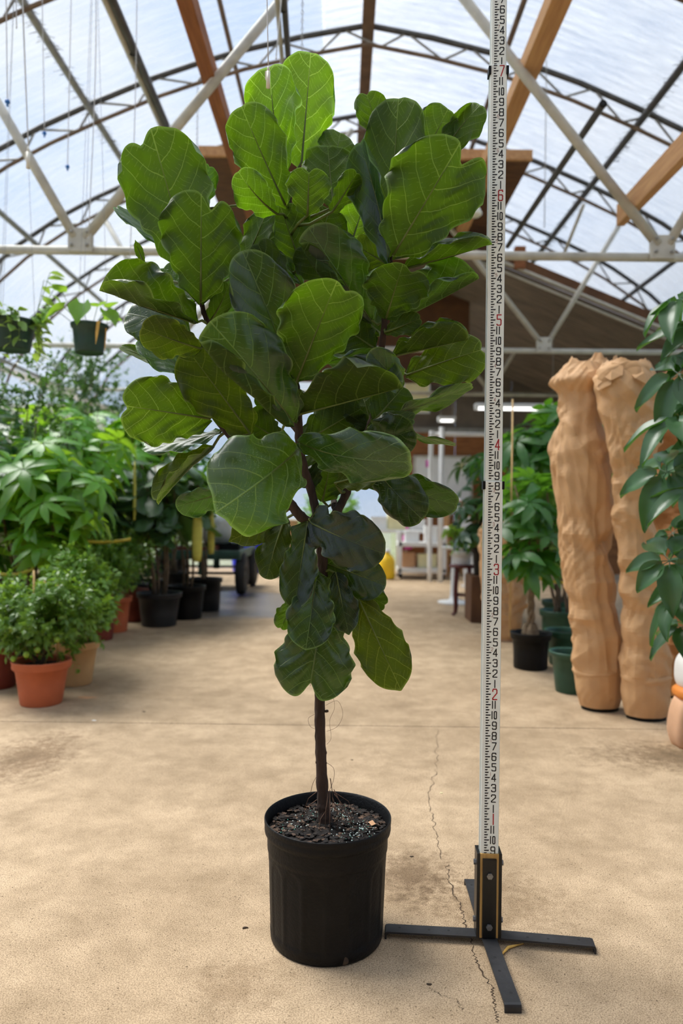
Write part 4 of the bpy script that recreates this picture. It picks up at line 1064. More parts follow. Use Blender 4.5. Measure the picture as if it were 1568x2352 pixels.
def shrub(name, label, loc, blobs, n, L, w, mat, pot=None, group=None, seed=1, cat='potted plant', stems=4, trunk_h=None, stem_mat='twig'):
    """blobs: (centre, radii) ellipsoids filled with small leaves"""
    rnd = random.Random(seed); t = thing(name, label, cat, loc, group); h0 = 0
    if pot: add_pot(t, *pot[:3], M[pot[3]]); h0 = pot[2]-.04
    mb = MB(); tot = sum(b[1][0]*b[1][1]*b[1][2] for b in blobs)
    for c, r in blobs:
        k = int(n*r[0]*r[1]*r[2]/tot); c = Vector(c)
        nb = max(6, k//14)
        for i in range(nb):                            # little twigs each with a tuft of leaves
            v = Vector((rnd.gauss(0, 1), rnd.gauss(0, 1), rnd.gauss(0, 1))).normalized(); rr = rnd.random()**.35
            q = c+Vector((v.x*r[0], v.y*r[1], v.z*r[2]))*rr
            ax = (v+Vector((0, 0, .7))).normalized()
            for j in range(14):
                a = rnd.uniform(0, 6.283); s = ax.orthogonal().normalized(); s2 = ax.cross(s)
                d = (s*math.cos(a)+s2*math.sin(a))*.8+ax*rnd.uniform(.2, 1)
                oval_leaf(mb, q+ax*rnd.uniform(-.5, .9)*L*2.0, d, ax, L*rnd.uniform(.6, 1.2), w*rnd.uniform(.8, 1.2), .2, .2, n=2)
    f = mb.build('foliage', M[mat], t); f['kind'] = 'stuff'
    for i in range(stems):
        c, r = blobs[i % len(blobs)]; e = Vector(c)+Vector((rnd.uniform(-.5, .5)*r[0], rnd.uniform(-.5, .5)*r[1], 0)); b = Vector((rnd.uniform(-.02, .02), rnd.uniform(-.02, .02), h0))
        MB().tube([b, b.lerp(e, .5)+Vector((rnd.uniform(-.02, .02), rnd.uniform(-.02, .02), 0)), e], [.008, .006, .003], 6).build('stem', M[stem_mat], t)
    return t
def gx(px, Y): return (px-784)/F*Y
def gz(py, Y): return CH-(py-1176)/F*Y

# --- hanging baskets and cords
def hanger(t, top, pts, r=.0012):
    for p in pts: MB().tube([p, top], r, 4, False).build('wire', M['galv'], t)
Y = 4.2; bc = P(205, 812, Y)
hb = thing('hanging_basket', 'dark green hanging pot of heart shaped leaves with a dry yellow leaf over its rim', 'hanging basket', bc)
add_pot(hb, .096, .076, .165, M['darkgreenpot'], lip=.008, band=.028)
hanger(hb, Vector((0, 0, 2.6)), [Vector((.1*math.cos(a), .1*math.sin(a), .16)) for a in (.5, 2.6, 4.7)])
rnd = random.Random(5)
hm = []
for i in range(3):
    mb = MB(); vs = []; NT = 6
    for a_ in range(NT+1):
        t_ = a_/NT; hw = .5*[.45, .9, 1, .86, .6, .32, .02][a_]
        for s_ in (-1, -.5, 0, .5, 1): vs.append((s_*hw, t_-(.16 if abs(s_) == 1 and a_ == 0 else 0), .12*s_*s_-.35*t_*t_))
    fs = [(i_*5+j, i_*5+j+1, i_*5+j+6, i_*5+j+5) for i_ in range(NT) for j in range(4)]
    m = mesh('heart_leaf', vs, fs); m.materials.append(M['heart']); hm.append(m)
def heart_leaves(t, specs, pot_top):
    for (p, d, sc) in specs:
        p = Vector(p); MB().tube([Vector((p.x*.2, p.y*.2, pot_top)), (Vector((p.x*.5, p.y*.5, pot_top))+p)/2+Vector((0, 0, .03)), p], .002, 4).build('leaf_stalk', M['greenstem'], t)
        inst('heart_leaf', rnd.choice(hm), None, t, p, d, rnd.uniform(-.4, .4), sc, 'Y')
heart_leaves(hb, [((-.02, -.07, .27), (-.1, -.6, -.9), .135), ((.10, -.03, .24), (.7, -.4, -.6), .12), ((-.14, -.02, .26), (-.8, -.3, -.35), .12), ((-.20, -.02, .24), (-.5, -.6, -.6), .10),
                  ((.03, .04, .28), (.2, -.6, .1), .11), ((-.17, .03, .36), (-.2, -.6, .3), .09), ((.06, .06, .22), (.6, .4, .2), .1), ((.12, -.02, .26), (.5, -.6, .3), .09)], .13)
MB().add([(.070, -.088, .165), (.088, -.082, .165), (.082, -.097, .09), (.070, -.100, .03), (.066, -.096, .10)], [(0, 1, 2, 4), (4, 2, 3)]).build('dry_leaf', M['deadleaf'], hb)
MB().add([(.100, -.03, .14), (.108, -.025, .14), (.105, -.04, .03), (.099, -.04, .0)], [(0, 1, 2, 3)]).build('dry_leaf', M['deadleaf'], hb)
bc2 = P(28, 805, Y)
h2 = thing('hanging_basket', 'dark hanging basket overgrown with pale trailing vines', 'hanging basket', bc2)
add_pot(h2, .125, .095, .17, M['darkgreenpot'], lip=.008, band=.03)
hanger(h2, Vector((0, 0, 2.6)), [Vector((.12*math.cos(a), .12*math.sin(a), .16)) for a in (.5, 2.6, 4.7)])
tm = MB(); oval_leaf(tm, Vector((0, 0, 0)), Vector((0, 1, 0)), Vector((0, 0, 1)), 1.0, .55, .2, .3); tmm = tm.mesh('vine_leaf'); tmm.materials.append(M['trail'])
for i in range(26):
    a = rnd.uniform(0, 6.283); up_ = i % 3 == 0; l = rnd.uniform(.12, .26)
    p0 = Vector((.08*math.cos(a), .08*math.sin(a), .15)); p1 = Vector((.14*math.cos(a), .14*math.sin(a), .20)); p2 = Vector((.17*math.cos(a)*(1.3 if up_ else 1), .17*math.sin(a), .20+(l*1.1 if up_ else -l*.8)))
    pts = [Vector(q) for q in curve_pts([tuple(p0), tuple(p1), tuple(p2)], 5)]
    MB().tube(pts, .002, 4, False).build('vine', M['greenstem'], h2)
    for j in range(2, 11):
        d = Vector((math.cos(a+rnd.uniform(-1.3, 1.3)), math.sin(a+rnd.uniform(-1.3, 1.3)), rnd.uniform(-.5, .3)))
        inst('vine_leaf', tmm, None, h2, pts[j], d, rnd.uniform(-.5, .5), rnd.uniform(.055, .095), 'Y')
# cords with plugs
def cord(px, top, bot, Y, end, label, r=.0022, slack=0):
    r = r*min(1, Y/3.6)*1.35; k = .186*Y
    a, b = P(px[0], top, Y), P(px[1], bot, Y); a = a+(a-b).normalized()*.9
    t = thing('irrigation_drop', label, 'drip line', b, 'cords hanging from the roof')
    m1 = (a-b)*.5+Vector((slack, 0, 0))
    MB().tube([Vector(q) for q in curve_pts([(0, 0, 0), tuple(m1), tuple(a-b)], 6)], r, 5).build('cord', M['cord'], t)
    if end == 'plug':
        MB().tube([(0, 0, .012*k), (0, 0, -.03*k)], [.004*k, .012*k], 8).build('neck', M['plug'], t)
        MB().tube([(0, 0, -.03*k), (0, 0, -.15*k)], .0145*k, 10).build('plug_body', M['plug'], t)
        MB().box((-.016*k, 0, -.06*k), (.012*k, .014*k, .06*k)).build('clip', M['plug'], t, False, bevel=.002*k)
    elif end == 'blue':
        MB().lathe([(.003, .02), (.012, .012), (.014, 0), (.006, -.004), (.006, -.02), (.0, -.022)], 10).build('dripper', M['blueplug'], t)
    else:
        MB().tube([(0, 0, 0), (0, 0, -.012)], .004, 6).build('knot', M['cord'], t)
cord((52, 65), 0, 340, 3.6, 'plug', 'white cord ending in a cream plug beside the clear film')
cord((613, 616), 0, 155, 1.5, 'plug', 'white cord with a cream plug hanging in front of the top fig leaf')
cord((14, 17), 0, 236, 4.0, 'blue', 'thin cord with a blue dripper at its end near the eave')
cord((98, 102), 60, 308, 4.8, 'blue', 'thin cord with a small blue dripper against the second truss')
cord((160, 155), 150, 385, 4.8, 'blue', 'thin cord with a small blue dripper below the second truss')
cord((210, 203), 0, 545, 4.4, 'knot', 'long thin white cord hanging past the diagonal tube', slack=.03)
cord((308, 298), 180, 600, 4.6, 'knot', 'long thin white cord hanging behind the fig tree', slack=.01)
cord((36, 38), -40, 60, 4.0, 'knot', 'short thin cord hanging under the roof film')
cord((638, 634), -20, 130, 3.6, 'knot', 'thin white cord beside the cream plug above the fig', slack=.03)
def chain(px, py0, py1, Y, label):
    a, b = P(px, py0, Y), P(px, py1, Y); n = int((a-b).length/.024); t = thing('hanging_chain', label, 'chain', b, 'chains hanging from the roof')
    lm = MB(); pts = [(.006*math.cos(q), 0, .013*math.sin(q)) for q in [i*math.pi/4 for i in range(9)]]; lm.tube(pts, .0022, 4, False); me = lm.mesh('chain_link'); me.materials.append(M['galv'])
    for i in range(n):
        o = obj('chain_link', me, None, t, (0, 0, i*.024)); o.rotation_euler = (0, 0, (i % 2)*math.pi/2)
chain(693, -60, 125, 4.2, 'steel chain hanging above the top leaf of the fig')
chain(452, 190, 372, 6.2, 'steel chain hanging in front of the brown timber')
chain(1250, 130, 520, 6.6, 'steel chain hanging beside the measuring staff under the shade cloth')
# flood bulb under the loft
bp_ = P(1090, 492, 6.9); fb = thing('flood_bulb', 'white flood bulb hanging under the plywood loft', 'light bulb', bp_)
MB().lathe([(0, -.022), (.05, -.02), (.066, -.006), (.068, .01), (.05, .05), (.034, .085), (.03, .12), (.03, .15), (.0, .152)], 24).build('glass', M['bulb'], fb)
MB().lathe([(.026, .15), (.03, .16), (.03, .20), (.0, .202)], 16).build('socket', M['white'], fb)
MB().tube([(0, 0, .2), (0, 0, 4.29-bp_.z)], .005, 6).build('flex', M['cord'], fb)

# --- left bed
pl = 'potted plants along the leafy bed'
def fruit(t, pts):
    for p in pts: MB().lathe([(0, -.017), (.010, -.014), (.017, 0), (.012, .012), (0, .017)], 12, p).build('fruit', M['fruit'], t)
q = P(95, 1598, 3.95); t = shrub('citrus_shrub', 'small leaved citrus shrub with green fruit in a bright terracotta pot', (q.x, 3.95, 0),
    [((-.03, 0, .46), (.21, .17, .17)), ((.12, .05, .50), (.16, .15, .16)), ((-.14, .02, .42), (.13, .13, .12))], 6000, .042, .020, 'shrub', (.140, .105, .235, 'terracotta'), seed=2)
fruit(t, [(.03, -.13, .31), (-.10, -.15, .42), (-.02, -.15, .29), (.12, -.1, .36), (-.10, -.12, .26)])
for (px, tp) in ((78, 1310), (103, 1330), (133, 1332)):
    p0 = P(px, 1530, 4.0); p1 = P(px, tp, 4.0); MB().tube([p0-t.location, p1-t.location], .006, 6).build('stake', M['bamboo'], t)
q = P(170, 1560, 4.4); t = shrub('citrus_shrub', 'bushy small leaved shrub in a tan pot behind the terracotta citrus', (q.x, 4.4, 0),
    [((.02, 0, .52), (.20, .18, .20)), ((.10, -.05, .40), (.15, .13, .12)), ((-.02, .02, .68), (.11, .11, .12)), ((.02, -.14, .24), (.05, .04, .08))], 5600, .042, .020, 'shrub', (.135, .10, .26, 'tanpot'), seed=3)
q = P(-12, 1560, 4.3); shrub('citrus_shrub', 'small leaved shrub in a dark red pot cut by the edge of the bed', (q.x, 4.3, 0), [((0, 0, .45), (.2, .18, .18))], 3000, .042, .02, 'shrub', (.145, .11, .25, 'darkclay'), seed=4)
q = P(258, 1440, 6.3); shrub('leafy_shrub', 'round glossy shrub in a terracotta pot beside the black fig pots', (q.x, 6.3, 0), [((0, 0, .62), (.27, .24, .20)), ((-.2, .1, .55), (.2, .2, .18))], 4200, .06, .026, 'shrub', (.15, .12, .30, 'terracotta'), seed=5)
q = P(225, 1455, 5.9); shrub('leafy_shrub', 'round glossy shrub in a dark clay pot behind the tan pot', (q.x, 5.9, 0), [((0, 0, .55), (.26, .22, .20))], 3000, .055, .024, 'shrub', (.14, .11, .28, 'darkclay'), seed=6)
q = P(308, 1430, 6.9); shrub('leafy_shrub', 'dark shrub in a dark red pot tucked behind the charcoal pot', (q.x, 6.9, 0), [((0, 0, .55), (.22, .22, .22))], 1200, .05, .022, 'shrubdark', (.12, .10, .30, 'darkclay'), seed=7)
# fig saplings in black pots
fg = 'fig saplings in black pots'
q = P(365, 1440, 6.65); broad_plant('fig_sapling', 'grey green fig with several bare stems in a charcoal ribbed pot', (q.x, 6.65, 0), [(-.05, 0, 1.45), (.14, -.05, 1.35), (.05, .1, 1.6), (-.2, .1, 1.5), (-.1, -.12, 1.3)], 90, .27, .18, (.19, .15, .30, 'charcoal', 30), fg, 11, cover=(.46, 1))
q = P(428, 1425, 7.1); broad_plant('fig_sapling', 'grey green fig in a black pot next to the charcoal ribbed pot', (q.x, 7.1, 0), [(0, 0, 1.5), (.12, -.1, 1.4), (-.12, .1, 1.6)], 60, .26, .17, (.17, .14, .32, 'blackplastic'), fg, 12, cover=(.55, 1))
q = P(470, 1405, 7.7); broad_plant('fig_sapling', 'fig in the black pot nearest the garden cart', (q.x, 7.7, 0), [(0, 0, 1.35), (-.12, .1, 1.5), (-.05, -.1, 1.3)], 45, .25, .16, (.17, .15, .34, 'blackplastic'), fg, 13, cover=(.6, 1))
broad_plant('fig_sapling', 'broad leaved fig with grey green leaves behind the round shrubs', (-2.36, 6.52, 0), [(.30, -.12, 1.35), (.45, .05, 1.5), (.15, -.05, 1.45)], 70, .28, .19, (.17, .14, .32, 'blackplastic'), fg, 14, cover=(.55, 1))
q = P(340, 1400, 7.6); broad_plant('fig_sapling', 'tall fig behind the charcoal ribbed pot', (q.x, 7.6, 0), [(0, 0, 1.9), (.2, .1, 1.8), (-.2, 0, 1.95)], 70, .26, .17, (.17, .14, .32, 'blackplastic'), fg, 15, cover=(.45, 1))
# umbrella plants
ug = 'umbrella plants in the leafy bed'
def umb(px, Y, label, tops, n, mat, L=.17, w=.06, seed=1, **k):
    x = P(px, 1176, Y).x
    return palmate_plant('umbrella_plant', label, (x, Y, 0), tops, mat, n, L, w, (.17, .14, .32, 'blackplastic'), ug, seed=seed, **k)
umb(70, 4.75, 'umbrella plant hanging over the citrus shrubs', [(0, 0, 1.25), (.2, -.1, 1.1), (-.25, .1, 1.3), (.05, .2, 1.35), (.3, .15, 1.2)], 75, 'umbrella', .22, .072, 21, cover=(.4, 1))
umb(108, 6.05, 'tall bright umbrella plant behind the round shrub in the dark clay pot', [(.18, 0, 1.75), (.45, 0, 1.6), (-.15, .1, 1.8), (.25, -.3, 1.5), (.05, .3, 1.85)], 95, 'umbrella', .23, .074, 22, cover=(.4, 1))
umb(300, 7.2, 'tall bright umbrella plant behind the broad leaved fig', [(0, 0, 1.85), (.3, 0, 1.7), (-.3, .1, 1.9), (.1, -.2, 1.6)], 75, 'umbrella', .22, .072, 23, cover=(.5, 1))
umb(30, 6.4, 'dark umbrella plant against the film wall behind the vine basket', [(0, 0, 1.7), (.3, 0, 1.6), (-.3, .1, 1.9), (.2, .3, 2.0)], 75, 'umbrelladark', .19, .064, 24, cover=(.35, 1))
umb(400, 8.6, 'umbrella plant in the back row behind the figs', [(0, 0, 1.9), (.3, 0, 1.75), (-.3, .1, 2.0), (-.6, 0, 1.9)], 70, 'umbrelladark', .19, .062, 25, cover=(.45, 1))
umb(-70, 4.9, 'umbrella plant half outside the view beside the dark red pot', [(0, 0, 1.5), (.3, 0, 1.4), (.1, .2, 1.7)], 55, 'umbrelladark', .18, .06, 26, cover=(.35, 1))
q = P(40, 1176, 5.4); shrub('weeping_fig', 'dense weeping fig with tiny dark leaves under the vine basket', (q.x, 5.4, 0), [((0, 0, 1.55), (.38, .35, .45)), ((-.1, .1, 1.0), (.35, .35, .4)), ((.15, 0, 2.0), (.25, .25, .25))], 4200, .05, .022, 'shrubdark', (.18, .15, .33, 'blackplastic'), seed=31, stems=6)
q = P(195, 1176, 9.0); shrub('weeping_fig', 'airy weeping fig tree rising behind the green hanging pot', (q.x, 9.0, 0), [((0, 0, 2.80), (.45, .4, .32)), ((-.2, .1, 2.4), (.4, .4, .3)), ((.22, 0, 2.35), (.35, .35, .28)), ((0, 0, 3.05), (.25, .25, .2))], 2600, .07, .03, 'shrubdark', (.2, .17, .36, 'blackplastic'), seed=32, stems=6)
broad_plant('rubber_plant', 'pale green broad leaved plant above the back row of the bed', (-2.82, 9.5, 0), [(.3, 0, 2.7), (.6, 0, 2.5), (.05, 0, 2.6), (.85, .1, 2.4)], 70, .22, .15, (.2, .17, .36, 'blackplastic'), None, 33, mat='heart', cover=(.55, 1))
for i, (px, Y, h) in enumerate(((88, 7.3, 1.7), (222, 7.85, 1.6), (28, 8.1, 1.9), (250, 10.25, 1.6), (395, 11.2, 1.5))):
    q = P(px, 1176, Y); shrub('hedge_shrub', ['dark shrub in the back row behind the tall bright umbrella plant', 'dark shrub in the back row beneath the airy weeping fig', 'dark shrub against the film wall in the far corner', 'dark shrub in the last row behind the rubber plant', 'dark shrub in the last row past the garden cart'][i],
        (q.x, Y, 0), [((0, 0, h*.62), (.38, .32, h*.40)), ((0, 0, h*.34), (.30, .26, h*.22))], 2200, .085, .036, 'shrubdark' if i % 2 else 'shrub', (.18, .15, .3, 'blackplastic'), seed=40+i, stems=5)
for i, (px, Y, h) in enumerate(((793, 12.85, 1.5), (722, 12.2, 1.3))):
    q = P(px, 1176, Y); shrub('bright_shrub', ['bright green shrub by the far end wall beside the work table', 'bright green shrub by the far end wall behind the white bucket'][i],
        (q.x, Y, 0), [((0, 0, h*.68), (.18, .16, h*.36))], 1300, .07, .034, 'heart', (.16, .13, .3, 'terracotta'), seed=90+i, stems=4)
# frayed shade cloth edge along two purlins
for off, lab in ((-2.53, 'frayed dark netting edge hanging along the grey purlin'), (2.53, 'frayed dark netting edge hanging along the dark purlin')):
    rf = random.Random(int(off*10)); mb = MB(); z = roof_z(off)-.1
    for i in range(520):
        y = rf.uniform(2.0, 11.5); l = rf.uniform(.03, .10)*(1 if i % 2 else -1)
        mb.tube([(RX+off, y, z), (RX+off+l, y+rf.uniform(-.02, .02), z-abs(l)*.25)], .0022, 3, False)
    o = mb.build('frayed_netting', M['darksteel']); tag(o, lab, 'netting', 'frayed netting edges', 'stuff')
# yellow tags and tape
def yellow_tag(px, py0, py1, Y, w, label):
    a, b = P(px, py0, Y), P(px, py1, Y); h = a.z-b.z; t = thing('plant_tag', label, 'plant tag', b, 'yellow sleeves hanging among the figs')
    vs = []; fs = []
    for i in range(9):
        z = h*i/8; ww = w*(.35+.65*math.sin(math.pi*min(1, .12+i/8*.9))**.5)
        for j in range(7):
            x = (j/6-.5)*ww; vs.append((x, -.012*math.cos((j/6-.5)*math.pi)+.004*math.sin(i*1.7), z))
    fs = [(i*7+j, i*7+j+1, i*7+j+8, i*7+j+7) for i in range(8) for j in range(6)]
    o = obj('sleeve', mesh('sleeve', vs, fs), M['tape'], t); so = o.modifiers.new('thickness', 'SOLIDIFY'); so.thickness = .003
    MB().tube([(0, 0, h-.02), (0, .01, h+.14)], .0025, 5).build('tie', M['tape'], t)
yellow_tag(452, 1165, 1290, 6.6, .095, 'long yellow sleeve hanging in front of the last fig')
yellow_tag(484, 1175, 1272, 7.2, .075, 'shorter yellow sleeve hanging nearest the garden cart')
yellow_tag(308, 1060, 1195, 6.35, .03, 'narrow yellow ribbon hanging from the broad leaved fig')
yellow_tag(168, 1130, 1225, 5.7, .032, 'narrow yellow ribbon hanging from the tall bright umbrella plant')
def tape(pa, pb, Y, label, w=.022):
    a, b = P(*pa, Y), P(*pb, Y); n = 8; vs = []
    for i in range(n+1):
        c = a.lerp(b, i/n)-Vector((0, 0, .02*4*(i/n)*(1-i/n))); vs += [(c.x, c.y+.004*math.sin(i), c.z+w/2), (c.x, c.y, c.z-w/2)]
    o = obj('barrier_tape', mesh('barrier_tape', vs, [(2*i, 2*i+1, 2*i+3, 2*i+2) for i in range(n)]), M['strap']); so = o.modifiers.new('thickness', 'SOLIDIFY'); so.thickness = .002
    tag(o, label, 'tape', 'yellow barrier tape round the beds')
tape((175, 1240), (300, 1238), 5.6, 'yellow barrier tape strung across the figs behind the round shrubs')
tape((0, 1318), (78, 1306), 4.5, 'yellow barrier tape strung behind the citrus shrubs')
tape((1215, 1322), (1330, 1338), 5.30, 'yellow barrier tape strung behind the money tree')

# --- right side: money trees and paper wrapped plants
mg = 'money trees'
Y = 5.0; q = P(1222, 1176, Y)
t = palmate_plant('money_tree', 'braided money tree in a ribbed black pot', (q.x, Y, 0), [(-.05, 0, 1.0), (.1, 0, 1.2), (-.1, .1, 1.25), (.0, -.1, .95)], 'money', 46, .19, .065, (.125, .11, .245, 'nursery', 40), mg, seed=51, nl=6, stem_mat='braid', cover=(.15, 1), zmin=.5, hb=.58)
br = MB()
for k in range(3):
    pts = []
    for i in range(26):
        z = .20+.40*i/25; a = k*2.094+i*.42; r = lerp(.017, .011, i/25); pts.append((r*math.cos(a), r*math.sin(a), z))
    MB().tube(pts, [lerp(.016, .010, i/25) for i in range(26)], 8).build('braided_stem', M['braid'], t)
for k in range(3):
    a = k*2.094+.5; MB().lathe([(0, -.02), (.03, -.01), (.036, .02), (.026, .06), (.012, .09)], 12, (.03*math.cos(a), .03*math.sin(a), .215)).build('swollen_base', M['braid'], t)
MB().tube([(-.12, .1, .2), (-.12, .1, 1.85)], .006, 6).build('bamboo_stake', M['bamboo'], t)
Y = 5.75; q = P(1290, 1176, Y)
palmate_plant('money_tree', 'tall money tree filling the gap beside the wrapped plants', (q.x, Y, 0), [(-.22, 0, 1.6), (.15, 0, 1.75), (-.05, .1, 1.85), (-.25, .05, 1.7), (.3, -.1, 1.5)], 'money', 105, .22, .078, (.15, .13, .30, 'greenpot'), mg, seed=52, nl=6, cover=(.4, 1), zmin=1.22)
Y = 6.4; q = P(1290, 1176, Y)
palmate_plant('money_tree', 'leafy money tree in the back row by the film wall', (q.x, Y, 0), [(-.3, 0, 1.7), (.15, 0, 1.8), (.4, .1, 1.7), (-.6, .1, 1.5)], 'umbrelladark', 80, .20, .065, (.15, .13, .30, 'greenpot'), mg, seed=53, nl=6, cover=(.35, 1))
Y = 7.2; q = P(1095, 1176, Y)
palmate_plant('money_tree', 'greyish leafed plant behind the staff by the white pedestal', (q.x+.1, Y, .45), [(-.1, 0, 1.05), (.25, 0, 1.1), (.1, .1, 1.2), (-.15, -.1, .7), (.3, .1, .6)], 'gloss', 60, .20, .07, (.14, .12, .26, 'blackplastic'), mg, seed=54, nl=6, cover=(.2, 1))
o = MB().box((q.x+.1, Y, .225), (.36, .36, .45)).build('plant_bench', M['plydark'], smooth=False, bevel=.01); tag(o, 'low wooden box bench under the greyish leafed plant', 'bench')
# small green pots
q = P(1312, 1590, 4.35); t = thing('green_pot', 'small empty green pot squeezed beside the wrapped plant', 'pot', (q.x, 4.35, 0)); add_pot(t, .12, .09, .24, M['greenpot'], lip=.012, band=.03, soil_=False)
q = P(1298, 1520, 5.15); t = thing('green_pot', 'green pot holding a thin brown trunk behind the ribbed black pot', 'pot', (q.x, 5.15, 0)); add_pot(t, .135, .11, .24, M['greenpot'])
MB().tube([(.05, 0, .2), (.09, 0, .36), (.13, .05, .9)], [.022, .016, .01], 8).build('trunk', M['twig'], t)

def wrapped(name, label, rows, Y, mat, seed, cat='wrapped plant', top_rag=.03, n=150, pot_mat='blackplastic', group='kraft paper wrapped plants', depth=.8, lean=0.0):
    """rows: (py, px_left, px_right) of the outline from foot to top"""
    rnd = random.Random(seed); b = P((rows[0][1]+rows[0][2])/2, rows[0][0], Y); loc = Vector((b.x, Y, 0))
    t = thing(name, label, cat, loc, group)
    ctrl = []
    for (py, l, r) in rows:
        Yr = Y+lean*max(0, P(l, py, Y).z)**2; a, c = P(l, py, Yr), P(r, py, Yr); ctrl.append(((a.x+c.x)/2-loc.x, (a.z+c.z)/2, (c.x-a.x)/2))
    pts = curve_pts(ctrl, 13); nz_ = len(pts); vs = []
    z_lo = pts[0][1]
    dirs = [(Vector((rnd.uniform(-1, 1), rnd.uniform(-1, 1), rnd.uniform(-1, 1))).normalized(), f_, a_, rnd.random()) for f_, a_ in ((3, .034), (4, .03), (5.5, .026), (7, .022), (8, .018), (10, .014), (12, .011), (16, .008), (21, .006), (28, .0045))]
    for i, (cx, z, r) in enumerate(pts):
        v = i/(nz_-1)
        for j in range(n):
            a = 2*math.pi*j/n
            p = Vector((math.cos(a), math.sin(a), 0))
            q3 = Vector((cx+r*p.x, r*p.y*depth, z))
            fold_ = abs(noise.noise(Vector((math.cos(a)*2.2, math.sin(a)*2.2, z*1.5+seed*2))))
            amp = .45 if (z-z_lo) < .20 else 1
            wob_ = noise.noise(q3*5+Vector((seed, 0, 0)))*.25
            cr_ = 0
            for (dk, fk, ak, pk) in dirs:
                m_ = noise.noise(q3*3.5+Vector((pk*9, seed, pk)))
                if m_ > -.05: cr_ += ak*min(1, (m_+.05)*4)*(abs(((q3.dot(dk)*fk+pk+wob_*fk*.25) % 1.0)-.5)*2-.5)
            rr = r*(1.05-.14*fold_*amp)+amp*cr_
            zz = max(.012, z-z_lo+.018)
            if i >= nz_-4: zz += top_rag*(noise.noise(Vector((a*1.6, seed, 3)))+.5*noise.noise(Vector((a*5, seed, 8))))*(i-nz_+5)/4
            vs.append((cx+rr*p.x, rr*p.y*depth+lean*zz*zz, zz))
    fs = [(i*n+j, i*n+(j+1) % n, (i+1)*n+(j+1) % n, (i+1)*n+j) for i in range(nz_-1) for j in range(n)]
    o = obj('paper_wrap', mesh('paper_wrap', vs, fs, False), mat, t)
    so = o.modifiers.new('thickness', 'SOLIDIFY'); so.thickness = .003
    r0 = ctrl[0][2]; MB().lathe([(0, 0), (r0*.97, 0), (r0*.98, .012), (r0*.9, .06), (0, .06)], 28).build('pot', M[pot_mat], t).scale = (1, depth, 1)
    for k in range(5):                                  # loose ends of paper folded over the top
        a = rnd.uniform(3.4, 6.0) if k < 4 else 1.5; cx, zt, r = ctrl[-2]; c_ = Vector((cx+r*.9*math.cos(a), r*.9*math.sin(a)*depth+lean*(zt-z_lo)**2, zt-z_lo+.02)); w_ = rnd.uniform(.05, .09); h_ = rnd.uniform(.06, .11)
        tx = Vector((-math.sin(a), math.cos(a)*depth, rnd.uniform(-.3, .3))).normalized(); ou = Vector((math.cos(a), math.sin(a), 0))
        pv = [c_-tx*w_-ou*.02, c_-tx*w_*.2+Vector((0, 0, .035))+ou*.005, c_+tx*w_*.8+Vector((0, 0, .02))-ou*.01, c_+tx*w_+ou*.02-Vector((0, 0, h_*.6)), c_+tx*w_*.1+ou*.05-Vector((0, 0, h_)), c_-tx*w_*.9+ou*.03-Vector((0, 0, h_*.5)), c_+ou*.035-Vector((0, 0, h_*.3))]
        fo = obj('paper_flap', mesh('paper_flap', pv, [(0, 1, 6), (1, 2, 6), (2, 3, 6), (3, 4, 6), (4, 5, 6), (5, 0, 6)], False), mat, t); fo.modifiers.new('thickness', 'SOLIDIFY').thickness = .002
    # folded collar where the paper is tucked round the pot rim
    zr = ctrl[2][1]-z_lo; vs = []; m_ = 60
    for (dz, dr) in ((-.016, .0), (-.004, .007), (.006, .006), (.018, -.002)):
        for j in range(m_):
            a = 2*math.pi*j/m_; rr = ctrl[2][2]*1.0+dr+.004*noise.noise(Vector((a*3, seed, dz*50))); vs.append((ctrl[2][0]+rr*math.cos(a), rr*math.sin(a)*depth, zr+dz+.008*math.sin(a*2+seed)))
    obj('tucked_fold', mesh('tucked_fold', vs, [(i*m_+j, i*m_+(j+1) % m_, (i+1)*m_+(j+1) % m_, (i+1)*m_+j) for i in range(3) for j in range(m_)]), mat, t)
    return t
wrapped('wrapped_plant', 'tall plant in crumpled kraft paper with a flared torn top beside the green pot',
    [(1632, 1334, 1420), (1600, 1324, 1424), (1545, 1318, 1426), (1490, 1316, 1424), (1400, 1302, 1412), (1300, 1292, 1404), (1200, 1283, 1402), (1100, 1274, 1398), (1020, 1270, 1388), (960, 1288, 1384), (920, 1284, 1390), (890, 1264, 1400), (865, 1284, 1404), (842, 1310, 1410)], 3.97, M['paper'], 3, top_rag=.05, lean=.015)
wrapped('wrapped_plant', 'tall plant in kraft paper with a broad sagging top between two other wrapped plants',
    [(1650, 1438, 1528), (1615, 1432, 1534), (1558, 1430, 1536), (1500, 1430, 1532), (1400, 1430, 1522), (1300, 1420, 1508), (1200, 1412, 1498), (1100, 1408, 1500), (1030, 1398, 1508), (960, 1384, 1512), (900, 1372, 1506), (865, 1376, 1500), (842, 1392, 1488)], 3.80, M['paper'], 9, top_rag=.04, lean=-.008)
wrapped('wrapped_plant', 'plant in darker kraft paper standing behind the glossy foliage',
    [(1580, 1530, 1650), (1545, 1526, 1654), (1490, 1520, 1660), (1400, 1516, 1664), (1250, 1500, 1664), (1100, 1492, 1660), (1000, 1488, 1650), (930, 1486, 1640), (880, 1492, 1630), (848, 1502, 1610)], 4.25, M['paper2'], 14, top_rag=.04)
wrapped('wrapped_plant', 'short wrapped plant with a loose paper flap behind the ribbed black pot',
    [(1478, 1126, 1190), (1465, 1120, 1194), (1425, 1116, 1198), (1400, 1112, 1204), (1330, 1104, 1206), (1270, 1104, 1200), (1220, 1110, 1196), (1195, 1120, 1190)], 6.1, M['paper'], 21, top_rag=.05, pot_mat='peach')
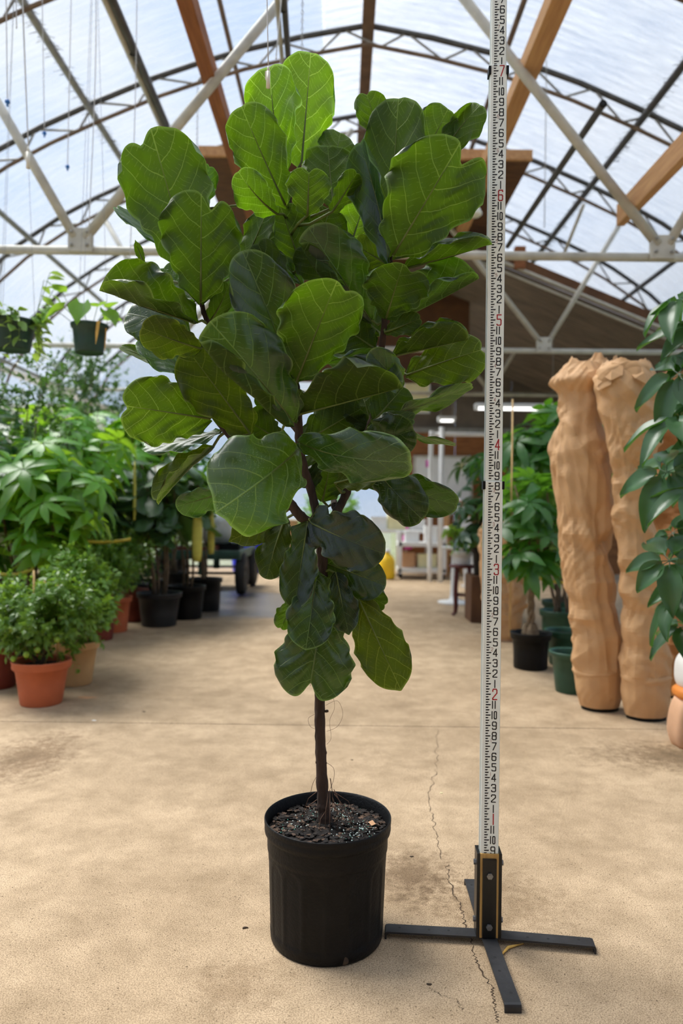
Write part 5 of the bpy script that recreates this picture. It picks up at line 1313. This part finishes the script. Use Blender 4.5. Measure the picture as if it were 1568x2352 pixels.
a = P(1176, 1410, 5.98); fl_ = MB().add([(0, 0, 0), (.03, -.02, .03), (.17, -.03, .13), (.12, 0, .05)], [(0, 1, 2, 3)]).build('paper_flap', M['paper'], None, False, loc=a)
so = fl_.modifiers.new('thickness', 'SOLIDIFY'); so.thickness = .003
for o in list(C.objects):
    if o.get('label', '').startswith('short wrapped plant'):
        fl_.parent = o; fl_.location = a-o.location
# sack at the edge
q = P(1596, 1700, 3.35); t = thing('soil_sack', 'white and orange printed sack leaning at the foot of the wrapped plants', 'sack', (q.x, 3.35, 0))
def sack_mesh(z0, z1, rx, ry, seed):
    vs = []; n = 40; k = 16
    for i in range(k+1):
        v = i/k; z = lerp(z0, z1, v)
        for j in range(n):
            a = 2*math.pi*j/n; e = .62; x = math.copysign(abs(math.cos(a))**e, math.cos(a)); y = math.copysign(abs(math.sin(a))**e, math.sin(a))
            bul = 1-.25*abs(2*v*.9-.9)**3+.06*noise.noise(Vector((x*2, y*2, z*6+seed)))
            vs.append((rx*x*bul+.05*z, ry*y*bul, z))
    return mesh('sack', vs, [(i*n+j, i*n+(j+1) % n, (i+1)*n+(j+1) % n, (i+1)*n+j) for i in range(k) for j in range(n)]+[tuple(k*n+j for j in range(n)), tuple(range(n-1, -1, -1))])
obj('lower_body', sack_mesh(0, .22, .115, .09, 1), M['peach'], t); obj('print_band', sack_mesh(.215, .27, .108, .088, 2), M['orange'], t); obj('upper_body', sack_mesh(.265, .42, .100, .082, 3), M['sack'], t)

# glossy foreground plant reaching in at the right
Y = 3.05; xq = P(1700, 1176, Y).x
t = thing('glossy_umbrella_plant', 'glossy big leaved umbrella plant reaching in front of the wrapped plants', 'potted plant', (xq, Y, 0))
add_pot(t, .17, .14, .30, M['blackplastic'])
gl = []
for i in range(3):
    rnd2 = random.Random(60+i); mb = MB()
    for k in range(7):
        a = 2*math.pi*k/7+rnd2.uniform(-.15, .15); d = Vector((math.cos(a), math.sin(a), rnd2.uniform(-.2, .1)))
        l = .165*rnd2.uniform(.8, 1.1); w_ = .088*rnd2.uniform(.9, 1.1)
        dd = d.normalized(); s_ = dd.cross(Vector((0, 0, 1))).normalized(); u_ = s_.cross(dd); vs = []; NT, NS = 8, 4
        for p_ in range(NT+1):
            tt = p_/NT; hw = w_/2*(math.sin(math.pi*(tt**.8)*.96+.06)**.8)
            c = dd*(.03+l*tt)-Vector((0, 0, .55*l*tt*tt))
            for r_ in range(NS+1):
                s = 2*r_/NS-1; vs.append(c+s_*s*hw+u_*(.22*w_*s*s+.03*w_*math.sin(9*tt+k)*abs(s)))
        mb.add(vs, [(a_*5+b_, a_*5+b_+1, a_*5+b_+6, a_*5+b_+5) for a_ in range(NT) for b_ in range(NS)])
        mb.tube([Vector((0, 0, 0)), dd*.04], .0022, 4, False)
    m = mb.mesh('palmate_leaf'); m.materials.append(M['gloss']); gl.append(m)
stem_top = [(0, 0, 2.05), (.12, .1, 1.6)]
main = [Vector(p_) for p_ in curve_pts([(0, 0, .26), (.03, 0, .9), (-.02, .02, 1.5), (.02, 0, 2.15)], 8)]
MB().tube(main, [lerp(.016, .007, i/24) for i in range(25)], 8).build('stem', M['twig'], t)
for i, (px, py, dd, sc) in enumerate([(1560, 690, -.05, 1.1), (1600, 760, .05, 1.1), (1560, 860, -.12, 1.15), (1590, 930, 0, 1.1), (1555, 965, -.15, 1.1), (1600, 1040, .1, 1.0), (1530, 1085, -.10, 1.1), (1590, 1130, -.2, 1.1), (1545, 1225, -.02, .8), (1537, 1288, -.22, 1.0), (1600, 1330, -.1, 1.1), (1556, 1375, -.05, 1.0), (1640, 800, -.1, 1.1), (1650, 1000, .1, 1.1), (1650, 1220, .1, 1.1), (1570, 1440, .05, .85)]):
    p = P(px, py, Y+dd)-Vector((xq, Y, 0)); near = min(main, key=lambda v: (v-p+Vector((0, 0, .12))).length)
    MB().tube([near, (near+p)/2+Vector((0, 0, .05)), p], [.005, .004, .003], 6).build('leaf_stalk', M['greenstem'], t)
    inst('palmate_leaf', gl[i % 3], None, t, p, (p.x*.9-.15+.3*math.sin(i*2.1), -.45+.3*math.cos(i*1.7), .7), i*1.37, sc)

# ------------------------------------------------------------------ the far work area
def on_floor(px, py):
    """floor point shown at a pixel"""
    x, y = px-784, py-1176; y2 = -x*SR+y*CR; Y = F*CH/y2; p = P(px, py, Y); p.z = 0; return p
# garden cart
c = on_floor(505, 1362); cart = thing('garden_cart', 'green flatbed garden cart with black tyres beside the figs', 'cart', (c.x-.05, 9.55, 0))
MB().box((-.15, .1, .475), (1.02, 1.5, .05)).build('deck', M['cartgreen'], cart, smooth=False, bevel=.008)
MB().box((-.15, -.67, .53), (1.02, .03, .07)).build('end_rail', M['cartgreen'], cart, smooth=False, bevel=.004)
for s in (-1, 1):
    MB().box((-.15+s*.5, .1, .53), (.03, 1.5, .07)).build('side_rail', M['cartgreen'], cart, smooth=False, bevel=.004)
    for yy in (-.42, .66):
        w = MB(); Mr = []
        prof2 = [(.08, -.05), (.21, -.06), (.255, -.045), (.268, 0), (.255, .045), (.21, .06), (.08, .05)]
        w.lathe(prof2, 28); o = w.build('wheel', M['rubber'], cart); o.matrix_local = Matrix.Translation((-.15+s*.50, yy, .268)) @ Matrix.Rotation(math.pi/2, 4, 'Y')
        h = MB().lathe([(0, -.03), (.07, -.035), (.1, -.04), (.1, .04), (.07, .035), (0, .03)], 20).build('hub', M['galv'], o)
for yy in (-.42, .66): MB().tube([(-.65, yy, .268), (.35, yy, .268)], .018, 8).build('axle', M['darksteel'], cart); MB().box((-.15, yy, .35), (.08, .06, .22)).build('bolster', M['cartgreen'], cart, False)
# loads on the cart
for i, (x, y, w, d, h, mt, lab) in enumerate([(-.22, -.3, .42, .5, .10, 'darkclay', 'low red nursery tray on the cart'), (-.0, .25, .5, .5, .12, 'blackplastic', 'black nursery tray at the back of the cart')]):
    t = thing('nursery_tray', lab, 'tray', (cart.location.x+x, 9.55+y, .5)); MB().box((0, 0, .015), (w, d, .03)).build('tray_bottom', M[mt], t, False)
    for s in (-1, 1): MB().box((s*w/2, 0, h/2), (.012, d, h)).build('tray_side', M[mt], t, False); MB().box((0, s*d/2, h/2), (w, .012, h)).build('tray_side', M[mt], t, False)
    for k in range(6):
        mb = MB(); xx, yy = (k % 3-1)*w*.3, (k//3-.5)*d*.45
        for j in range(24):
            a = random.uniform(0, 6.28); oval_leaf(mb, Vector((xx, yy, .04)), Vector((math.cos(a), math.sin(a), random.uniform(.4, 1.6))), Vector((0, 0, 1)), .14, .05, .2, .3, n=2)
        mb.build('seedling', M['shrubdark'], t)
t = thing('plastic_bundle', 'clear plastic wrapped bundle piled on the cart', 'bundle', (cart.location.x-.08, 9.75, .56))
vs = []; n = 32
for i in range(13):
    v = i/12
    for j in range(n):
        a = 2*math.pi*j/n; r = math.sin(math.pi*min(1, v*.93+.06))**.5*(1+.22*noise.noise(Vector((math.cos(a)*2, math.sin(a)*2, v*4)))); vs.append((.36*r*math.cos(a), .34*r*math.sin(a), .06+.52*v))
obj('wrap', mesh('wrap', vs, [(i*n+j, i*n+(j+1) % n, (i+1)*n+(j+1) % n, (i+1)*n+j) for i in range(12) for j in range(n)]+[tuple(12*n+j for j in range(n))]), M['clear'], t)
# blue barrel, bucket
c = P(570, 1316, 12.6); t = thing('blue_barrel', 'bright blue plastic barrel behind the garden cart', 'barrel', (c.x, c.y, 0))
MB().lathe([(0, 0), (.25, 0), (.27, .03), (.285, .25), (.275, .28), (.285, .31), (.285, .58), (.275, .61), (.285, .64), (.27, .86), (.25, .9), (.2, .9), (.2, .915), (0, .915)], 40).build('drum', M['blue'], t)
for s in (-1, 1): MB().lathe([(0, .05), (.035, .05), (.04, .04), (.04, 0)], 14, (s*.12, 0, .9)).build('bung', M['blue'], t)
c = on_floor(636, 1324); t = thing('white_bucket', 'white plastic bucket standing on the far floor', 'bucket', (c.x, c.y, 0))
MB().lathe([(0, .01), (.15, .01), (.155, 0), (.185, .42), (.20, .43), (.20, .46), (.185, .47), (.175, .47), (.15, .05)], 32).build('pail', M['white'], t)
MB().tube([(.2*math.cos(a), -.06, .44-.2*math.sin(a)) for a in [i*math.pi/10 for i in range(11)]], .005, 5).build('handle', M['galv'], t)
t = thing('cardboard_box', 'brown cardboard box behind the white bucket', 'box', (c.x+.1, c.y+.9, 0)); MB().box((0, 0, .45), (.36, .4, .9)).build('carton', M['card'], t, False, bevel=.006); MB().box((0, 0, .903), (.06, .4, .004)).build('tape_strip', M['tanpot'], t, False)
# white service cart with goods
c = on_floor(965, 1328); cx, cy = c.x, c.y
t = thing('service_cart', 'white two tier service cart by the plywood wall', 'cart', (cx, cy, 0))
for z in (.14, .55): MB().box((0, 0, z), (.76, .5, .07)).build('shelf', M['white'], t, False, bevel=.01)
for sx_ in (-1, 1):
    for sy_ in (-1, 1):
        MB().box((sx_*.35, sy_*.22, .42), (.06, .06, .66)).build('post', M['white'], t, False, bevel=.006)
        MB().lathe([(0, -.02), (.04, -.02), (.05, 0), (.04, .02), (0, .02)], 14).build('caster', M['rubber'], t).matrix_local = Matrix.Translation((sx_*.33, sy_*.2, .055)) @ Matrix.Rotation(math.pi/2, 4, 'Y')
MB().tube([(.36, -.22, .7), (.42, -.22, .82), (.42, .22, .82), (.36, .22, .7)], .016, 8).build('push_handle', M['white'], t)
goods = [(-.22, .0, .175, .24, .2, .22, 'card', 'carton on the lower shelf of the service cart'), (.1, .02, .175, .3, .22, .2, 'cream', 'cream carton on the lower shelf of the service cart'),
         (-.15, 0, .585, .22, .2, .16, 'white', 'white box on the upper shelf of the service cart'), (.16, .03, .585, .2, .2, .24, 'sack', 'tall white box on the upper shelf of the service cart')]
for (x, y, z, w, d, h, mt, lab) in goods:
    b_ = thing('storage_box', lab, 'box', (cx+x, cy+y, z)); MB().box((0, 0, h/2), (w, d, h)).build('carton', M[mt], b_, False, bevel=.008); MB().box((0, 0, h+.002), (w*1.04, d*1.04, .03)).build('lid', M[mt], b_, False, bevel=.004)
c = on_floor(887, 1330); t = thing('yellow_jug', 'yellow plastic jug on the far floor', 'jug', (c.x, c.y, 0))
MB().lathe([(0, 0), (.12, 0), (.135, .03), (.135, .28), (.1, .36), (.05, .40), (.05, .44), (0, .44)], 26).build('jug_body', M['yellow'], t); MB().lathe([(.055, .43), (.055, .47), (0, .47)], 16).build('cap', M['white'], t)
# table with white goods left of the service cart
Y = 12.4; x0 = P(860, 1176, Y).x
t = thing('work_table', 'white work table loaded with boxes against the far wall', 'table', (x0+.42, Y, 0))
MB().box((0, 0, .74), (1.1, .6, .05)).build('table_top', M['white'], t, False, bevel=.006)
for sx_ in (-1, 1):
    for sy_ in (-1, 1): MB().box((sx_*.5, sy_*.26, .36), (.05, .05, .72)).build('leg', M['galvpale'], t, False)
for i, (x, w, h, mt, lab) in enumerate([(-.35, .25, .2, 'white', 'small white box at the end of the work table'), (-.05, .3, .3, 'cream', 'cream box in the middle of the work table'), (.3, .26, .16, 'sack', 'low white box on the work table by the pink ribbon')]):
    b_ = thing('storage_box', lab, 'box', (x0+.42+x, Y, .765)); MB().box((0, 0, h/2), (w, .3, h)).build('carton', M[mt], b_, False, bevel=.01); MB().box((0, 0, h), (w*1.04, .31, .03)).build('lid', M[mt], b_, False)
a = P(933, 1190, 12.78); t = thing('pink_ribbon', 'pink ribbon roll hanging by the work table', 'ribbon', a-Vector((0, 0, .55)))
vs = []
for i in range(15):
    z = .6-.6*i/14; xx = .05*math.sin(i*1.1); vs += [(xx-.07, -.02*math.cos(i), z), (xx+.07, .02*math.sin(i), z)]
o = obj('ribbon_band', mesh('ribbon_band', vs, [(2*i, 2*i+1, 2*i+3, 2*i+2) for i in range(14)]), M['pink'], t); o.modifiers.new('thickness', 'SOLIDIFY').thickness = .004
MB().tube([(0, .02, .55), (0, .02, -(a.z-.55))], .012, 6).build('rod', M['galvpale'], t)
# pvc frame
t = thing('pvc_frame', 'white plastic pipe frame with bent corner in front of the plywood wall', 'frame', (0, 11.2, 0))
zt_ = P(1000, 997, 11.2).z; xa, xb = P(990, 997, 11.2).x, P(1130, 997, 11.2).x; xm = P(1013, 997, 11.2).x
MB().tube([Vector(q_) for q_ in curve_pts([(xa, 0, 0), (xa, 0, zt_-.14), (xa+.03, 0, zt_-.04), (xa+.12, 0, zt_), (xb, 0, zt_)], 6)], .035, 10).build('bent_pipe', M['white'], t)
MB().tube([(xm, -.06, 0), (xm, -.06, zt_+.1)], .04, 10).build('upright_pipe', M['white'], t); MB().tube([(xb, 0, 0), (xb, 0, zt_)], .035, 10).build('upright_pipe', M['white'], t)
# pegboard
p_, q_ = P(952, 1048, 12.9), P(1082, 1168, 12.9); t = thing('notice_board', 'grey white notice board hung on the plywood wall', 'board', ((p_.x+q_.x)/2, 12.95, q_.z)); ww, hh = q_.x-p_.x, p_.z-q_.z
MB().box((0, 0, hh/2), (ww, .03, hh)).build('panel', M['white'], t, False)
for s in (-1, 1): MB().box((s*ww/2, -.01, hh/2), (.04, .05, hh+.04)).build('frame_side', M['galvpale'], t, False); MB().box((0, -.01, hh/2+s*hh/2), (ww, .05, .04)).build('frame_rail', M['galvpale'], t, False)
MB().box((-ww*.25, -.025, hh*.86), (.1, .004, .12)).build('pink_note', M['pink'], t, False); MB().box((ww*.32, -.025, hh*.82), (.1, .004, .12)).build('yellow_note', M['cream'], t, False)
# timber shelf post
t = thing('timber_rack', 'pale timber shelf rack beside the pvc frame', 'rack', (P(1046, 1176, 12.45).x, 12.45, 0))
for xx in (-.17, .17):
    for yy in (-.2, .2): MB().box((xx, yy, .55), (.07, .07, 1.1)).build('post', M['timberpale'], t, False)
for z in (.35, .72, 1.08): MB().box((0, 0, z), (.46, .5, .04)).build('shelf', M['timberpale'], t, False)
for i, (x, z, mt, lab) in enumerate([(-.1, 1.1, 'blue', 'blue jar on the top shelf of the timber rack'), (.08, 1.1, 'terracotta', 'clay jar on the top shelf of the timber rack'), (0, .74, 'greenpot', 'green jar on the middle shelf of the timber rack')]):
    b_ = thing('jar', lab, 'jar', (t.location.x+x, 12.4, z)); MB().lathe([(0, 0), (.06, 0), (.065, .02), (.065, .13), (.045, .16), (.045, .18), (0, .18)], 18).build('jar_body', M[mt], b_); MB().lathe([(.05, .17), (.05, .2), (0, .2)], 14).build('lid', M['white'], b_)
# pedestal and plant stand
c = on_floor(1042, 1386); t = thing('white_pedestal', 'white pedestal with a flat round foot', 'pedestal', (c.x, c.y-.0, 0))
MB().lathe([(0, 0), (.185, 0), (.19, .012), (.185, .024), (.09, .034), (.055, .055), (.045, .1), (.035, .5), (.033, .62), (.14, .64), (.15, .65), (.15, .665), (0, .665)], 40).build('column', M['white'], t)
c2 = on_floor(1062, 1412); t = thing('plant_stand', 'dark red wooden plant stand with slim curved legs', 'plant stand', (c2.x, c2.y, 0))
for k in range(4):
    a = k*math.pi/2+.5; dx, dy = math.cos(a), math.sin(a)
    MB().tube([Vector(q_) for q_ in curve_pts([(dx*.13, dy*.13, 0), (dx*.10, dy*.10, .06), (dx*.105, dy*.105, .25), (dx*.09, dy*.09, .5)], 5)], [.02]*3+[.014]*13, 8).build('leg', M['darkred'], t)
MB().lathe([(0, .49), (.14, .49), (.15, .5), (.15, .515), (0, .52)], 28).build('stand_top', M['darkred'], t); MB().lathe([(.08, .2), (.1, .2), (.1, .215), (.08, .215)], 20).build('brace_ring', M['darkred'], t)
palmate_plant('stand_plant', 'small bright plant on the dark red stand', (c2.x, c2.y, .52), [(0, 0, .35), (.06, 0, .3), (-.08, 0, .33)], 'heart', 18, .1, .04, (.09, .07, .14, 'white'), seed=77, petiole=.1, cover=(.4, 1))
c = on_floor(1080, 1360); t = thing('white_plank', 'white board leaning beside the pedestal', 'board', (c.x+.03, c.y+.4, 0)); MB().box((0, 0, .5), (.16, .03, 1.0), Matrix.Rotation(-.08, 3, 'Y')).build('board_face', M['white'], t, False, bevel=.004); MB().box((0, .03, .04), (.16, .06, .03)).build('foot_rail', M['white'], t, False)
# fluorescent battens
def batten(pa, pb, Y, label):
    a, b = P(*pa, Y), P(*pb, Y); L_ = b.x-a.x; t = thing('fluorescent_lamp', label, 'lamp', ((a.x+b.x)/2, Y, a.z))
    MB().box((0, 0, .05), (L_, .16, .05)).build('housing', M['white'], t, False, bevel=.006)
    for s in (-1, 1): MB().tube([(-L_/2+.04, s*.045, .012), (L_/2-.04, s*.045, .012)], .016, 10).build('tube', M['fluor'], t); MB().box((s*(L_/2-.02), 0, .015), (.03, .14, .04)).build('tube_holder', M['white'], t, False)
    for s in (-1, 1): MB().tube([(s*L_*.35, 0, .07), (s*L_*.35, 0, corr_z(min(4.6, max(.9, t.location.x+s*L_*.35)))-a.z-.01)], .004, 5).build('hang_wire', M['galv'], t)
batten((1090, 940), (1300, 942), 9.4, 'fluorescent batten hanging over the money trees')
batten((1005, 968), (1045, 972), 11.4, 'short fluorescent batten hanging near the plywood wall')
# shed beyond the film
a = P(95, 930, 15.5); t = thing('garden_shed', 'cream shed with a tan roof seen through the far film wall', 'shed', (a.x, 15.5, -.15))
MB().box((0, 0, 1.65), (2.2, 1.5, 3.3)).build('wall', M['cream'], t, False); MB().beam((-1.5, 0, 4.4), (1.3, 0, 3.35), 2.0, .12, (0, 0, 1)).build('roof', M['tanpot'], t, False); MB().box((.5, -.77, 2.6), (.08, .04, 1.2)).build('wall_post', M['timber'], t, False); MB().box((-.4, -.77, 2.6), (.08, .04, 1.2)).build('wall_post', M['timber'], t, False)
# litter on the floor
for i, (px, py, sc, mt, lab) in enumerate([(985, 2262, .006, 'debris', 'dark crumpled bit of dry root on the concrete'), (562, 2132, .007, 'debris', 'dark crumb on the concrete beside the black nursery pot'), (1013, 1822, .008, 'cream', 'pale dry petal beside the crack'),
        (808, 1746, .005, 'debris', 'small dark chip on the concrete behind the trunk'), (200, 1602, .045, 'card', 'flat scrap of cardboard by the tan pot'), (215, 1655, .012, 'white', 'white scrap of paper near the terracotta pot'), (330, 1635, .008, 'debris', 'small dark clod on the aisle floor'), (945, 1968, .006, 'debris', 'dark speck of bark between pot and crack')]):
    p = on_floor(px, py); mb = MB(); n = 9; pts = [(sc*random.uniform(.45, 1.4)*math.cos(2*math.pi*j/n), sc*.6*random.uniform(.45, 1.4)*math.sin(2*math.pi*j/n)) for j in range(n)]
    h = .002 if mt in ('card', 'white', 'cream') else sc*.35
    mb.add([(x, y, 0) for x, y in pts]+[(x*.8, y*.8, h) for x, y in pts], [(j, (j+1) % n, n+(j+1) % n, n+j) for j in range(n)]+[tuple(n+j for j in range(n))])
    o = mb.build('floor_scrap', M[mt], None, False, loc=(p.x, p.y, .0005)); tag(o, lab, 'litter')
